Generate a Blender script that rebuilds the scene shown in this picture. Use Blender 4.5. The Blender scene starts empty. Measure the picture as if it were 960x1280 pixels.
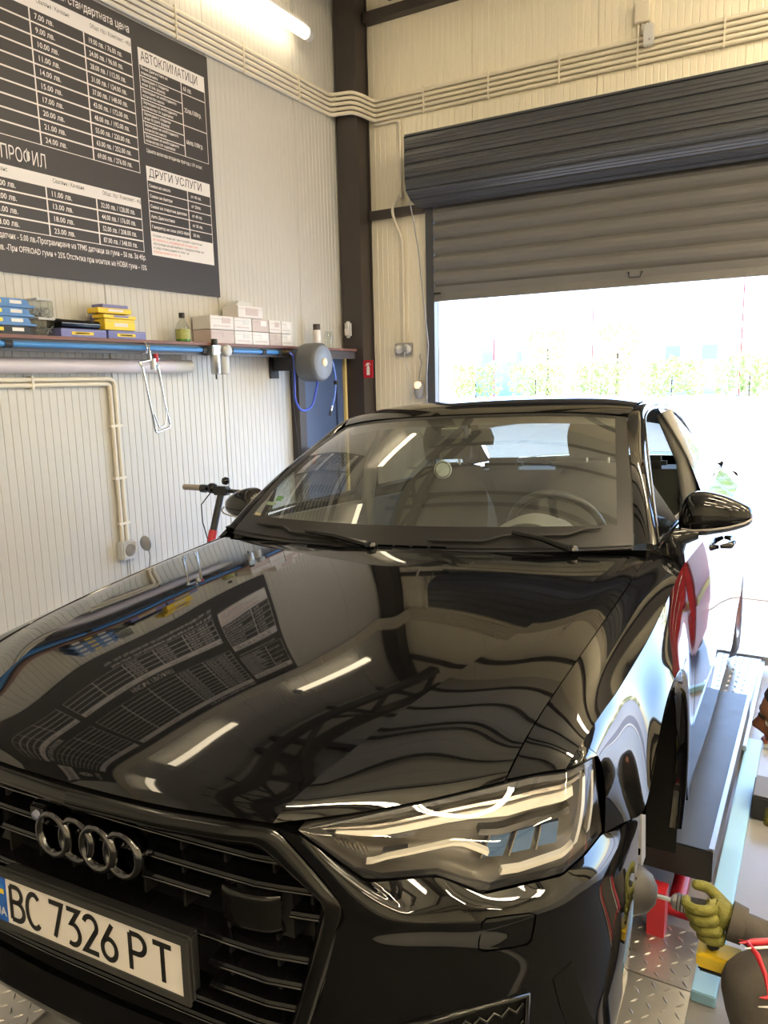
import bpy, bmesh, math, random
import numpy as np
from mathutils import Vector, Matrix
random.seed(7)
S = bpy.context.scene
COL = S.collection

# ------------------------------------------------------------------ camera, sky, sun, exposure
CAM_Z = 1.75
def cam_rot(y, p, r):
    f = np.array([-math.sin(y)*math.cos(p), math.cos(y)*math.cos(p), -math.sin(p)])
    rt = np.array([math.cos(y), math.sin(y), 0]); up = np.cross(rt, f)
    return np.array([math.cos(r)*rt+math.sin(r)*up, -math.sin(r)*rt+math.cos(r)*up, f])
YAW, PITCH, ROLL = math.radians(30.11), math.radians(9.81), math.radians(-1.361)
R = cam_rot(YAW, PITCH, ROLL)
cd = bpy.data.cameras.new('camera'); cam = bpy.data.objects.new('camera', cd); COL.objects.link(cam)
cd.sensor_fit = 'VERTICAL'; cd.sensor_height = 36; cd.sensor_width = 27; cd.lens = 952.4*36/1280
cd.clip_start = .02; cd.clip_end = 600
cam.matrix_world = Matrix(((R[0][0], R[1][0], -R[2][0], 0), (R[0][1], R[1][1], -R[2][1], 0), (R[0][2], R[1][2], -R[2][2], CAM_Z), (0, 0, 0, 1)))
S.camera = cam

w = bpy.data.worlds.new('sky'); S.world = w; w.use_nodes = True
nt = w.node_tree; nt.nodes.clear()
o = nt.nodes.new('ShaderNodeOutputWorld'); bg = nt.nodes.new('ShaderNodeBackground'); sk = nt.nodes.new('ShaderNodeTexSky')
sk.sky_type = 'NISHITA'; sk.sun_disc = False; sk.sun_elevation = math.radians(56); sk.sun_rotation = math.radians(25)
sk.air_density = 1.3; sk.dust_density = .4; sk.ozone_density = 1.0
bg.inputs[1].default_value = 1.05
tint = nt.nodes.new('ShaderNodeMix'); tint.data_type = 'RGBA'; tint.blend_type = 'MULTIPLY'; tint.inputs['Factor'].default_value = 1
tint.inputs['B'].default_value = (.80, .92, 1.18, 1)     # daylight as a camera balanced for the warm tubes sees it
nt.links.new(sk.outputs[0], tint.inputs['A']); nt.links.new(tint.outputs['Result'], bg.inputs[0]); nt.links.new(bg.outputs[0], o.inputs[0])

sd = bpy.data.lights.new('sun', 'SUN'); sd.energy = 18; sd.angle = .01; sd.color = (1, .97, .92)
sun = bpy.data.objects.new('sun', sd); COL.objects.link(sun)
sun_dir = Vector((-.22, -.55, -.84)).normalized()          # shines in through the open doorway, from outside and the right
sun.rotation_euler = sun_dir.to_track_quat('-Z', 'Y').to_euler(); sun.location = (3, 20, 30)

S.view_settings.view_transform = 'Standard'; S.view_settings.look = 'None'
S.view_settings.gamma = 1; S.view_settings.use_curve_mapping = False
S.view_settings.exposure = 0.15
TUBE = 78.0                                                 # emission of the fluorescent tubes

# ------------------------------------------------------------------ materials
MATS = {}
def mat(name, col, rough=.5, metal=0, coat=0, spec=.5, noise=0, nscale=20, bump=0, bscale=60, emit=0, alpha=1, rnoise=0, sheen=0):
    if name in MATS: return MATS[name]
    m = bpy.data.materials.new(name); m.use_nodes = True; MATS[name] = m
    t = m.node_tree; b = t.nodes['Principled BSDF']
    c = (*col, 1)
    b.inputs['Base Color'].default_value = c; b.inputs['Roughness'].default_value = rough; b.inputs['Metallic'].default_value = metal
    b.inputs['Coat Weight'].default_value = coat; b.inputs['Coat Roughness'].default_value = .02; b.inputs['Specular IOR Level'].default_value = spec
    if sheen: b.inputs['Sheen Weight'].default_value = sheen
    if emit: b.inputs['Emission Color'].default_value = c; b.inputs['Emission Strength'].default_value = emit
    if noise or rnoise or bump:
        tc = t.nodes.new('ShaderNodeTexCoord')
        n = t.nodes.new('ShaderNodeTexNoise'); n.inputs['Scale'].default_value = nscale; n.inputs['Detail'].default_value = 4
        t.links.new(tc.outputs['Object'], n.inputs['Vector'])
    if noise:
        mx = t.nodes.new('ShaderNodeMix'); mx.data_type = 'RGBA'
        mx.inputs['A'].default_value = (*[max(0, x*(1-noise)) for x in col], 1); mx.inputs['B'].default_value = (*[min(1, x*(1+noise)) for x in col], 1)
        t.links.new(n.outputs['Fac'], mx.inputs['Factor']); t.links.new(mx.outputs['Result'], b.inputs['Base Color'])
    if rnoise:
        mr = t.nodes.new('ShaderNodeMapRange'); mr.inputs['To Min'].default_value = max(0, rough-rnoise); mr.inputs['To Max'].default_value = rough+rnoise
        t.links.new(n.outputs['Fac'], mr.inputs['Value']); t.links.new(mr.outputs['Result'], b.inputs['Roughness'])
    if bump:
        n2 = t.nodes.new('ShaderNodeTexNoise'); n2.inputs['Scale'].default_value = bscale
        t.links.new(tc.outputs['Object'], n2.inputs['Vector'])
        bp = t.nodes.new('ShaderNodeBump'); bp.inputs['Strength'].default_value = bump; bp.inputs['Distance'].default_value = .01
        t.links.new(n2.outputs['Fac'], bp.inputs['Height']); t.links.new(bp.outputs['Normal'], b.inputs['Normal'])
    return m
def glass(name, tint, refl=1.6, rough=0.0, dust=0):
    """thin pane: clear with a tint, plus the mirror image both faces of a pane give"""
    if name in MATS: return MATS[name]
    m = bpy.data.materials.new(name); m.use_nodes = True; MATS[name] = m
    t = m.node_tree; t.nodes.clear()
    o = t.nodes.new('ShaderNodeOutputMaterial'); mx = t.nodes.new('ShaderNodeMixShader')
    tr = t.nodes.new('ShaderNodeBsdfTransparent'); tr.inputs[0].default_value = (*tint, 1)
    gl = t.nodes.new('ShaderNodeBsdfGlossy'); gl.inputs['Roughness'].default_value = rough
    fr = t.nodes.new('ShaderNodeFresnel'); fr.inputs[0].default_value = 1.5
    ge = t.nodes.new('ShaderNodeNewGeometry'); ma = t.nodes.new('ShaderNodeMath'); ma.operation = 'MULTIPLY_ADD'; ma.inputs[1].default_value = 1/1.5-1.5; ma.inputs[2].default_value = 1.5
    t.links.new(ge.outputs['Backfacing'], ma.inputs[0]); t.links.new(ma.outputs[0], fr.inputs[0])       # a thin pane mirrors alike from both sides
    mu = t.nodes.new('ShaderNodeMath'); mu.operation = 'MULTIPLY'; mu.inputs[1].default_value = refl; mu.use_clamp = True
    t.links.new(fr.outputs[0], mu.inputs[0]); t.links.new(mu.outputs[0], mx.inputs[0])
    t.links.new(tr.outputs[0], mx.inputs[1]); t.links.new(gl.outputs[0], mx.inputs[2])
    if dust:                                                 # film of road dust in faint vertical streaks
        m2 = t.nodes.new('ShaderNodeMixShader'); df = t.nodes.new('ShaderNodeBsdfDiffuse'); df.inputs[0].default_value = (.55, .585, .53, 1)
        tc = t.nodes.new('ShaderNodeTexCoord'); mp = t.nodes.new('ShaderNodeMapping'); mp.inputs['Scale'].default_value = (34, 2, 2)
        ns = t.nodes.new('ShaderNodeTexNoise'); ns.inputs['Scale'].default_value = 1; ns.inputs['Detail'].default_value = 3
        mr = t.nodes.new('ShaderNodeMapRange'); mr.inputs['From Min'].default_value = .3; mr.inputs['From Max'].default_value = .75; mr.inputs['To Min'].default_value = dust*.7; mr.inputs['To Max'].default_value = dust*1.5
        t.links.new(tc.outputs['Object'], mp.inputs[0]); t.links.new(mp.outputs[0], ns.inputs['Vector']); t.links.new(ns.outputs['Fac'], mr.inputs['Value'])
        t.links.new(mr.outputs[0], m2.inputs[0]); t.links.new(mx.outputs[0], m2.inputs[1]); t.links.new(df.outputs[0], m2.inputs[2]); t.links.new(m2.outputs[0], o.inputs[0])
    else: t.links.new(mx.outputs[0], o.inputs[0])
    return m

PAINT = mat('black_car_paint', (.0028, .0029, .0034), .03, spec=.62)
GLOSS = mat('gloss_black_plastic', (.004, .004, .004), .10, spec=.5)
MATTE = mat('matte_black_plastic', (.014, .014, .015), .5)
LINER = mat('wheel_arch_felt', (.006, .006, .006), .95, spec=.1)
CHROME_D = mat('smoked_chrome', (.13, .13, .135), .09, metal=1)
CHROME = mat('bright_chrome', (.75, .76, .78), .12, metal=1)
STEEL = mat('galvanised_steel', (.56, .58, .60), .34, metal=.9, noise=.12, nscale=9)
RUBBER = mat('black_rubber', (.018, .018, .019), .62, bump=.15, bscale=90)
WALLM = mat('cream_panel_dimmed', (.57, .555, .515), .38, noise=.02, nscale=2, spec=.4)  # left wall: panel colour darkened to imitate the weaker light there
WALLB = mat('cream_panel_brightened', (.83, .77, .62), .4, noise=.02, nscale=2, spec=.4)  # same panels in a lighter colour, imitating stronger lamplight on the back wall
CEILM = mat('ceiling_panel', (.70, .66, .56), .5, noise=.03, nscale=2)
CONDUIT = mat('cream_conduit', (.74, .68, .56), .45)
STEEL_BR = mat('dark_brown_steel', (.045, .036, .032), .5, noise=.15, nscale=6)
FLOORM = mat('grey_resin_floor', (.30, .29, .28), .33, noise=.1, nscale=3, rnoise=.08)
SHUT = mat('anthracite_shutter', (.055, .058, .066), .32, spec=.6)
SHUT2 = mat('grey_shutter_slat', (.15, .145, .14), .38, spec=.5)
BOARD = mat('dark_board', (.045, .042, .044), .5)
WHITE = mat('white_print', (.80, .76, .73), .5)
REDP = mat('red_print', (.75, .20, .16), .5)
BLACKP = mat('black_print', (.012, .012, .012), .45)
BLUEP = mat('blue_air_pipe', (.05, .22, .55), .35)
BLUEH = mat('blue_air_hose', (.04, .08, .50), .4)
TUBEP = mat('lilac_plastic_tube', (.62, .57, .62), .35)
BROWNW = mat('brown_shelf_board', (.18, .075, .055), .5, noise=.2, nscale=12)
SHELFM = mat('grey_shelf_edge', (.07, .065, .07), .45)
CARD_W = mat('white_carton', (.72, .69, .67), .6, noise=.05, nscale=30)
CARD_P = mat('pink_grey_carton', (.55, .46, .44), .6, noise=.08, nscale=30)
CARD_B = mat('blue_violet_carton', (.16, .17, .42), .5, noise=.1, nscale=30)
CARD_Y = mat('yellow_carton', (.85, .60, .03), .5)
CARD_BL = mat('blue_blister_card', (.06, .18, .45), .3, noise=.35, nscale=40)
GREYP = mat('grey_plastic', (.30, .30, .31), .5)
LGREY = mat('light_grey_plastic', (.60, .60, .59), .5)
REEL = mat('charcoal_reel_plastic', (.10, .105, .11), .45)
DOORB = mat('slate_blue_door', (.055, .085, .16), .42, noise=.08, nscale=4)
FOAM = mat('yellow_foam_seal', (.62, .47, .18), .8, bump=.5, bscale=80)
REDM = mat('red_enamel', (.48, .015, .028), .35)
BLUEM = mat('pale_blue_paint', (.35, .62, .80), .4)
DIAM = mat('tread_plate', (.60, .58, .54), .3, metal=.85, noise=.1, nscale=15)
GLASS_W = glass('windscreen_glass', (.84, .89, .86), 2.1, dust=.05)
GLASS_S = glass('side_glass', (.55, .60, .58), 1.9)
GLASS_D = glass('privacy_glass', (.30, .33, .32), 1.9)
GLASS_L = glass('headlamp_lens', (.93, .93, .92), 1.6)
CLEAR = glass('clear_plastic', (.88, .9, .88), 1.8, .05)

# ------------------------------------------------------------------ mesh helpers
def link(name, me, m=None, parent=None, smooth=False):
    me.name = name
    ob = bpy.data.objects.new(name, me); COL.objects.link(ob)
    if m is not None: me.materials.append(m)
    if parent is not None: ob.parent = parent
    if smooth:
        for p in me.polygons: p.use_smooth = True
    return ob
def raw(name, verts, faces, m=None, parent=None, smooth=False):
    me = bpy.data.meshes.new(name); me.from_pydata([tuple(map(float, v)) for v in verts], [], faces); me.update()
    return link(name, me, m, parent, smooth)
def thing(name, label, cat, loc=(0, 0, 0), rot=None, group=None):
    e = bpy.data.objects.new(name, None); COL.objects.link(e); e.location = loc; e.empty_display_size = .1
    if rot is not None: e.rotation_euler = rot
    return tag(e, label, cat, group)
def tag(o, label, cat, group=None, kind=None):
    o['label'] = label; o['category'] = cat
    if group: o['group'] = group
    if kind: o['kind'] = kind
    return o
def struct(o, label=None, cat=None):
    o['kind'] = 'structure'
    if label: o['label'] = label
    if cat: o['category'] = cat
    return o
class MB:
    """collects simple shapes into one mesh"""
    def __init__(s): s.v = []; s.f = []; s.sm = []
    def add(s, vs, fs, smooth=False):
        k = len(s.v); s.v += [tuple(map(float, x)) for x in vs]; s.f += [tuple(i+k for i in f) for f in fs]; s.sm += [smooth]*len(fs); return s
    def box(s, a, b, rz=0, c=None):
        x0, y0, z0 = a; x1, y1, z1 = b
        vs = [(x0,y0,z0),(x1,y0,z0),(x1,y1,z0),(x0,y1,z0),(x0,y0,z1),(x1,y0,z1),(x1,y1,z1),(x0,y1,z1)]
        if rz:
            cx, cy = c or ((x0+x1)/2, (y0+y1)/2); co, si = math.cos(rz), math.sin(rz)
            vs = [(cx+(x-cx)*co-(y-cy)*si, cy+(x-cx)*si+(y-cy)*co, z) for x, y, z in vs]
        return s.add(vs, [(0,3,2,1),(4,5,6,7),(0,1,5,4),(1,2,6,5),(2,3,7,6),(3,0,4,7)])
    def tube(s, pts, r, n=10, cap=True, closed=False):
        pts = [Vector(p) for p in pts]; rs = r if hasattr(r, '__len__') else [r]*len(pts)
        N = len(pts); rings = []; prev = None
        for i, p in enumerate(pts):
            if closed: d = (pts[(i+1) % N]-pts[i-1])
            else: d = pts[min(i+1, N-1)]-pts[max(i-1, 0)]
            d.normalize()
            if prev is None: a = d.orthogonal().normalized()
            else:
                a = prev-d*prev.dot(d)
                a = a.normalized() if a.length > 1e-6 else d.orthogonal().normalized()
            prev = a; b = d.cross(a)
            rings.append([p+(a*math.cos(2*math.pi*k/n)+b*math.sin(2*math.pi*k/n))*rs[i] for k in range(n)])
        vs = [q for ring in rings for q in ring]; fs = []
        for i in range(N if closed else N-1):
            j = (i+1) % N
            for k in range(n): fs.append((i*n+k, i*n+(k+1) % n, j*n+(k+1) % n, j*n+k))
        s.add(vs, fs, True)
        if cap and not closed:
            s.add(rings[0], [tuple(range(n))[::-1]]); s.add(rings[-1], [tuple(range(n))])
        return s
    def lathe(s, prof, c=(0, 0, 0), axis='z', n=24):
        vs = []; fs = []
        for (r, h) in prof:
            for k in range(n):
                a = 2*math.pi*k/n; x, y = r*math.cos(a), r*math.sin(a)
                p = (x, y, h) if axis == 'z' else ((h, x, y) if axis == 'x' else (x, h, y))
                vs.append((c[0]+p[0], c[1]+p[1], c[2]+p[2]))
        for i in range(len(prof)-1):
            for k in range(n): fs.append((i*n+k, i*n+(k+1) % n, (i+1)*n+(k+1) % n, (i+1)*n+k))
        return s.add(vs, fs, True)
    def prism(s, poly, a, b, axis='y'):
        n = len(poly)
        def P(u, v, t): return {'y': (u, t, v), 'x': (t, u, v), 'z': (u, v, t)}[axis]
        vs = [P(u, v, a) for u, v in poly]+[P(u, v, b) for u, v in poly]
        return s.add(vs, [tuple(range(n)), tuple(range(2*n-1, n-1, -1))]+[(i, (i+1) % n, n+(i+1) % n, n+i) for i in range(n)])
    def build(s, name, m, parent=None, bevel=0, seg=2):
        me = bpy.data.meshes.new(name); me.from_pydata(s.v, [], s.f); me.update()
        for p, q in zip(me.polygons, s.sm): p.use_smooth = q
        if bevel:
            bm = bmesh.new(); bm.from_mesh(me)
            bmesh.ops.remove_doubles(bm, verts=bm.verts, dist=1e-6)
            es = [e for e in bm.edges if len(e.link_faces) == 2 and e.calc_face_angle(0) > .5]
            bmesh.ops.bevel(bm, geom=es, offset=bevel, segments=seg, affect='EDGES', clamp_overlap=True)
            bmesh.ops.recalc_face_normals(bm, faces=bm.faces); bm.to_mesh(me); bm.free()
        return link(name, me, m, parent)
def bx(name, a, b, m, parent=None, bevel=0, rz=0): return MB().box(a, b, rz).build(name, m, parent, bevel)
def copy_tree(o, parent=None):
    c = o.copy(); COL.objects.link(c); c.parent = parent
    for ch in list(o.children): copy_tree(ch, c)
    return c
def text_geo(s, size, align='LEFT', bold=0):
    cu = bpy.data.curves.new('t', 'FONT'); cu.body = s; cu.size = size; cu.align_x = align; cu.resolution_u = 2; cu.offset = bold
    ob = bpy.data.objects.new('t', cu); COL.objects.link(ob)
    bpy.context.view_layer.update()
    me = bpy.data.meshes.new_from_object(ob.evaluated_get(bpy.context.evaluated_depsgraph_get()))
    vs = [tuple(v.co) for v in me.vertices]; fs = [tuple(p.vertices) for p in me.polygons]
    bpy.data.objects.remove(ob); bpy.data.curves.remove(cu); bpy.data.meshes.remove(me)
    return vs, fs

# ------------------------------------------------------------------ spline surfaces
def chord(P):
    d = np.sqrt(np.linalg.norm(np.diff(P, axis=0), axis=1))+1e-9
    t = np.concatenate([[0], np.cumsum(d)]); return t/t[-1]
def nspl(t, P, q):
    """natural cubic spline through P (n,d) at t, evaluated at q"""
    n = len(t); P = np.asarray(P, float); q = np.asarray(q, float)
    if n == 2: return P[0]+(P[1]-P[0])*((q-t[0])/(t[1]-t[0]))[:, None]
    h = np.diff(t); A = np.zeros((n, n)); B = np.zeros_like(P); A[0, 0] = A[-1, -1] = 1
    for i in range(1, n-1):
        A[i, i-1] = h[i-1]; A[i, i] = 2*(h[i-1]+h[i]); A[i, i+1] = h[i]
        B[i] = 6*((P[i+1]-P[i])/h[i]-(P[i]-P[i-1])/h[i-1])
    M = np.linalg.solve(A, B)
    k = np.clip(np.searchsorted(t, q)-1, 0, n-2); d = (q-t[k])[:, None]; hk = h[k][:, None]
    return P[k]+d*((P[k+1]-P[k])/hk-hk*(2*M[k]+M[k+1])/6)+d**2*M[k]/2+d**3*(M[k+1]-M[k])/(6*hk)
def curve(P, n, lin=False):
    P = np.asarray(P, float)
    if lin:
        d = np.concatenate([[0], np.cumsum(np.linalg.norm(np.diff(P, axis=0), axis=1))]); d /= d[-1]
        q = np.linspace(0, 1, n); return np.stack([np.interp(q, d, P[:, i]) for i in range(P.shape[1])], 1)
    return nspl(chord(P), P, np.linspace(0, 1, n))
def surf(rows, nu, nv):
    """tensor spline through a control net rows[j][i]; returns (nv,nu,3)"""
    G = np.asarray(rows, float)
    tu = np.mean([chord(r) for r in G], axis=0)
    A = np.stack([nspl(tu, r, np.linspace(0, 1, nu)) for r in G])
    tv = np.mean([chord(G[:, i]) for i in range(G.shape[1])], axis=0)
    return np.stack([nspl(tv, A[:, i], np.linspace(0, 1, nv)) for i in range(nu)], 1)
def mirx(G): return np.asarray(G, float)*np.array([-1, 1, 1])
def grid_faces(nv, nu, k=0): return [(k+j*nu+i, k+j*nu+i+1, k+(j+1)*nu+i+1, k+(j+1)*nu+i) for j in range(nv-1) for i in range(nu-1)]
def normals(G):
    du = np.gradient(G, axis=1); dv = np.gradient(G, axis=0); n = np.cross(du, dv)
    return n/(np.linalg.norm(n, axis=2, keepdims=True)+1e-12)
def panel(name, grids, m, parent, flange='', depth=.012, flip=False, out=None):
    """one sheet-metal panel made of spline grids; edges named in flange (n s e w) are turned inwards"""
    if not isinstance(grids, list): grids = [grids]
    if not isinstance(flange, list): flange = [flange]*len(grids)
    mb = MB()
    for G, fl in zip(grids, flange):
        nv, nu = G.shape[:2]; mb.add(G.reshape(-1, 3), grid_faces(nv, nu), True)
        N = normals(G)
        if out is not None and (N*np.asarray(out)).sum() < 0: N = -N
        for c in fl:
            e, ne = {'n': (G[0], N[0]), 's': (G[-1], N[-1]), 'w': (G[:, 0], N[:, 0]), 'e': (G[:, -1], N[:, -1])}[c]
            k = len(e); mb.add(np.concatenate([e, e-ne*depth]), [(i, i+1, k+i+1, k+i) for i in range(k-1)], True)
    return mb.build(name, m, parent)
def ribbon(name, a, b, m, parent, n=40, lin=False, bulge=0, out=None):
    A = curve(a, n, lin); B = curve(b, n, lin)
    G = np.stack([A, (A+B)/2, B])
    if bulge:
        N = normals(G)[1]
        if out is not None: N = N*np.sign((N*np.asarray(out)).sum(1, keepdims=True))
        G[1] += N*bulge
        G = np.stack([nspl(np.array([0, .5, 1]), G[:, i], np.linspace(0, 1, 7)) for i in range(n)], 1)
    return panel(name, G, m, parent)
# ================================================================== THE ROOM
LX, BY, RX, FY, CZ = -4.0, 6.4, 8.0, -7.0, 5.7
PW = 1.05
# floor inside and a white threshold
def slab(name, a, b, m): return struct(bx(name, a, b, m))
slab('floor', (LX-.2, FY, -.2), (RX, BY-.03, 0), FLOORM)
slab('trim_1', (LX-.2, BY-.03, -.2), (RX+.2, BY+.25, .012), mat('pale_threshold', (.62, .60, .57), .6))

_pc = {}
def rib_panel(name, wdt, z0, z1, m, parent, org, du, inward):
    """one sandwich panel: 20 shallow vertical grooves, built along du from org, grooves facing inward"""
    key = (round(wdt, 4), z0, z1, m.name)
    if key not in _pc:
        p = .0525; n = max(1, round(wdt/p)); prof = [(0.0015, -.006), (0.004, 0)]
        for i in range(n):
            a = i*p
            if a+p > wdt+.001: break
            prof += [(a+p-.013, 0), (a+p-.0075, -.0035), (a+p-.002, 0)]
        prof = [q for q in prof if q[0] < wdt-.004]+[(wdt-.004, 0), (wdt-.0015, -.006)]
        vs = [(u, d, z0) for u, d in prof]+[(u, d, z1) for u, d in prof]; k = len(prof)
        me = bpy.data.meshes.new(name); me.from_pydata(vs, [], [(i, i+1, k+i+1, k+i) for i in range(k-1)]); me.update(); me.materials.append(m)
        _pc[key] = me
    ob = bpy.data.objects.new(name, _pc[key]); COL.objects.link(ob)
    U = Vector(du); W = Vector(inward)
    ob.matrix_world = Matrix(((U.x, W.x, 0, org[0]), (U.y, W.y, 0, org[1]), (0, 0, 1, 0), (0, 0, 0, 1)))
    if parent: ob.parent = parent
    return ob
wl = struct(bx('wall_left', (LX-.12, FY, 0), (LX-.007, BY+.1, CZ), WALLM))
y = 4.5
while y > FY: y -= PW
y += PW
k = 0
while y < BY-.01:
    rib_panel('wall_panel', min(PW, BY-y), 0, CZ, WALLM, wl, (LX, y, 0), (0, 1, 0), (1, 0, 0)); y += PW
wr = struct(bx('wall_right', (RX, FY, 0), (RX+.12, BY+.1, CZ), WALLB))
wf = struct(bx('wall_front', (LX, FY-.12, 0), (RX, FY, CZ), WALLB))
# back wall with two door openings
D1 = (-3.10, .60); D2 = (1.35, 5.85); DH = 3.35
b = MB()
b.box((LX, BY+.007, 0), (D1[0], BY+.12, CZ)); b.box((D1[0], BY+.007, DH), (D1[1], BY+.12, CZ)); b.box((D1[1], BY+.007, 0), (D2[0], BY+.12, CZ))
b.box((D2[0], BY+.007, DH), (D2[1], BY+.12, CZ)); b.box((D2[1], BY+.007, 0), (RX, BY+.12, CZ))
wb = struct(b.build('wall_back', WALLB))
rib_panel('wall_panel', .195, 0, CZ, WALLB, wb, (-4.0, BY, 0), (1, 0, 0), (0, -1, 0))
x = -3.806
rib_panel('wall_panel', D1[0]-x, 0, DH, WALLB, wb, (x, BY, 0), (1, 0, 0), (0, -1, 0))
while x < RX-.02:
    wd = min(PW, RX-x)
    if x < D1[0] or True: rib_panel('wall_panel', wd, DH, CZ, WALLB, wb, (x, BY, 0), (1, 0, 0), (0, -1, 0))
    x += PW
rib_panel('wall_panel', D2[0]-D1[1], 0, DH, WALLB, wb, (D1[1], BY, 0), (1, 0, 0), (0, -1, 0))
rib_panel('wall_panel', RX-D2[1], 0, DH, WALLB, wb, (D2[1], BY, 0), (1, 0, 0), (0, -1, 0))
# ceiling panels on purlins
ce = struct(bx('ceiling', (LX-.1, FY-.1, CZ+.01), (RX+.1, BY+.1, CZ+.12), CEILM))
yy = FY
while yy < BY:
    me_c = bx('ceiling_panel', (LX, yy+.004, CZ-.02), (RX, min(yy+PW, BY)-.004, CZ+.009), CEILM, ce); yy += PW

# ------------------------------------------------------------------ steelwork
st = thing('steel_column', 'dark brown steel corner column between the left wall and the shutter wall', 'column', (-3.86, 6.27, 0))
h = MB(); h.box((-.105, -.11, 0), (.105, -.095, CZ)); h.box((-.105, .085, 0), (.105, .10, CZ)); h.box((-.006, -.095, 0), (.006, .085, CZ))
MB().box((-.105, -.11, 0), (.105, -.095, 5.65)).build('flange', STEEL_BR, st); MB().box((-.105, .09, 0), (.105, .105, 5.65)).build('flange', STEEL_BR, st)
MB().box((-.09, -.0949, 0), (.09, .0899, 5.65)).build('web', STEEL_BR, st); bx('base_plate', (-.12, -.13, 0), (.12, .12, .012), STEEL_BR, st)
for (xx, lab) in ((.975, 'dark brown steel column between the two shutter doors'), (7.0, 'dark brown steel column beyond the second shutter door')):
    c2 = copy_tree(st); c2.location = (xx, 6.27, 0); c2['label'] = lab
struct(bx('trim_2', (-3.754, BY-.07, 3.205), (-3.18, BY-.005, 3.277), STEEL_BR))
struct(bx('trim_3', (-3.754, BY-.10, 4.85), (.86, BY-.005, 4.93), STEEL_BR))
def truss(x, label):
    t = thing('roof_truss', label, 'truss', (x, 6.15, 0), group='roof trusses')
    L = 13.0
    bx('bottom_chord', (-.05, -L, 4.88), (.05, 0, 4.99), STEEL_BR, t); bx('top_chord', (-.06, -L, 5.40), (.06, 0, 5.54), STEEL_BR, t)
    n = 10; d = L/n
    for i in range(n):
        a = (0, -i*d, 4.95); m_ = (0, -(i+.5)*d, 5.45); e = (0, -(i+1)*d, 4.95)
        MB().tube([a, m_], .035, 6).build('web_member', STEEL_BR, t); MB().tube([m_, e], .035, 6).build('web_member', STEEL_BR, t)
    return t
truss(-3.35, 'dark lattice roof truss nearest the price board wall'); truss(.975, 'dark lattice roof truss over the middle of the shop'); truss(7.0, 'dark lattice roof truss at the far right')
pur = None
for i, yy in enumerate([5.6, 4.4, 3.25, 2.95, 1.9, .75, -.4, -1.6, -2.8, -4.0, -5.2, -6.4]):
    p = thing('roof_purlin', 'dark steel roof purlin crossing under the ceiling above the trusses', 'purlin', (0, yy, 0), group='roof purlins')
    bx('flange', (LX+.01, -.04, 5.55), (RX-.01, .04, 5.562), STEEL_BR, p); bx('web', (LX+.01, -.04, 5.563), (RX-.01, -.028, 5.675), STEEL_BR, p)

# fluorescent battens hung under the trusses
EMIT = mat('lit_fluorescent_tube', (1, .84, .58), .4, emit=TUBE); EMIT1 = mat('lit_weaker_tube', (1, .84, .58), .4, emit=TUBE*.11)
def batten(x, y0, z, label, L=1.5, twin=False, across=False):
    t = thing('fluorescent_batten', label, 'lamp', (x, y0, z), (0, 0, math.radians(90) if across else 0), group='fluorescent battens'); r_ = .032 if twin else .045
    for xx in ((-.05, .05) if twin else (0,)):
        MB().tube([(xx, .03, 0), (xx, L-.03, 0)], r_, 14).build('tube', EMIT if twin else EMIT1, t)
        for yy in (0, L): MB().tube([(xx, yy-.03, 0), (xx, yy+.03, 0)], r_+.004, 14).build('end_cap', LGREY, t)
    bx('housing', (-.018, 0, r_+.006), (.018, L, r_+.028), LGREY, t)
    for yy in (.2, L-.2): MB().tube([(0, yy, r_+.028), (0, yy, 5.54-z)], .003, 5).build('hanger_wire', GREYP, t)
    return t
ORD = ('nearest the shutter wall', 'second from the shutter wall', 'third from the shutter wall', 'farthest from the shutter wall')
batten(-3.86, 4.10, 4.54, 'lit fluorescent batten above the conduits near the corner column')
for i, yy in enumerate((1.5, -1.1, -3.7)): batten(-3.86, yy, 4.54, 'lit single fluorescent batten along the left wall, '+ORD[i+1])
for i, yy in enumerate((5.45, 2.75, .0, -2.7)):
    batten(1.72, yy, 4.75, 'lit twin fluorescent batten hung crosswise over the car bay, '+ORD[i], twin=True, across=True)
    batten(3.95, yy, 4.75, 'lit twin fluorescent batten hung crosswise over the next bay, '+ORD[i], twin=True, across=True); batten(6.9, yy, 4.75, 'lit twin fluorescent batten hung crosswise at the far right, '+ORD[i], twin=True, across=True)

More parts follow.
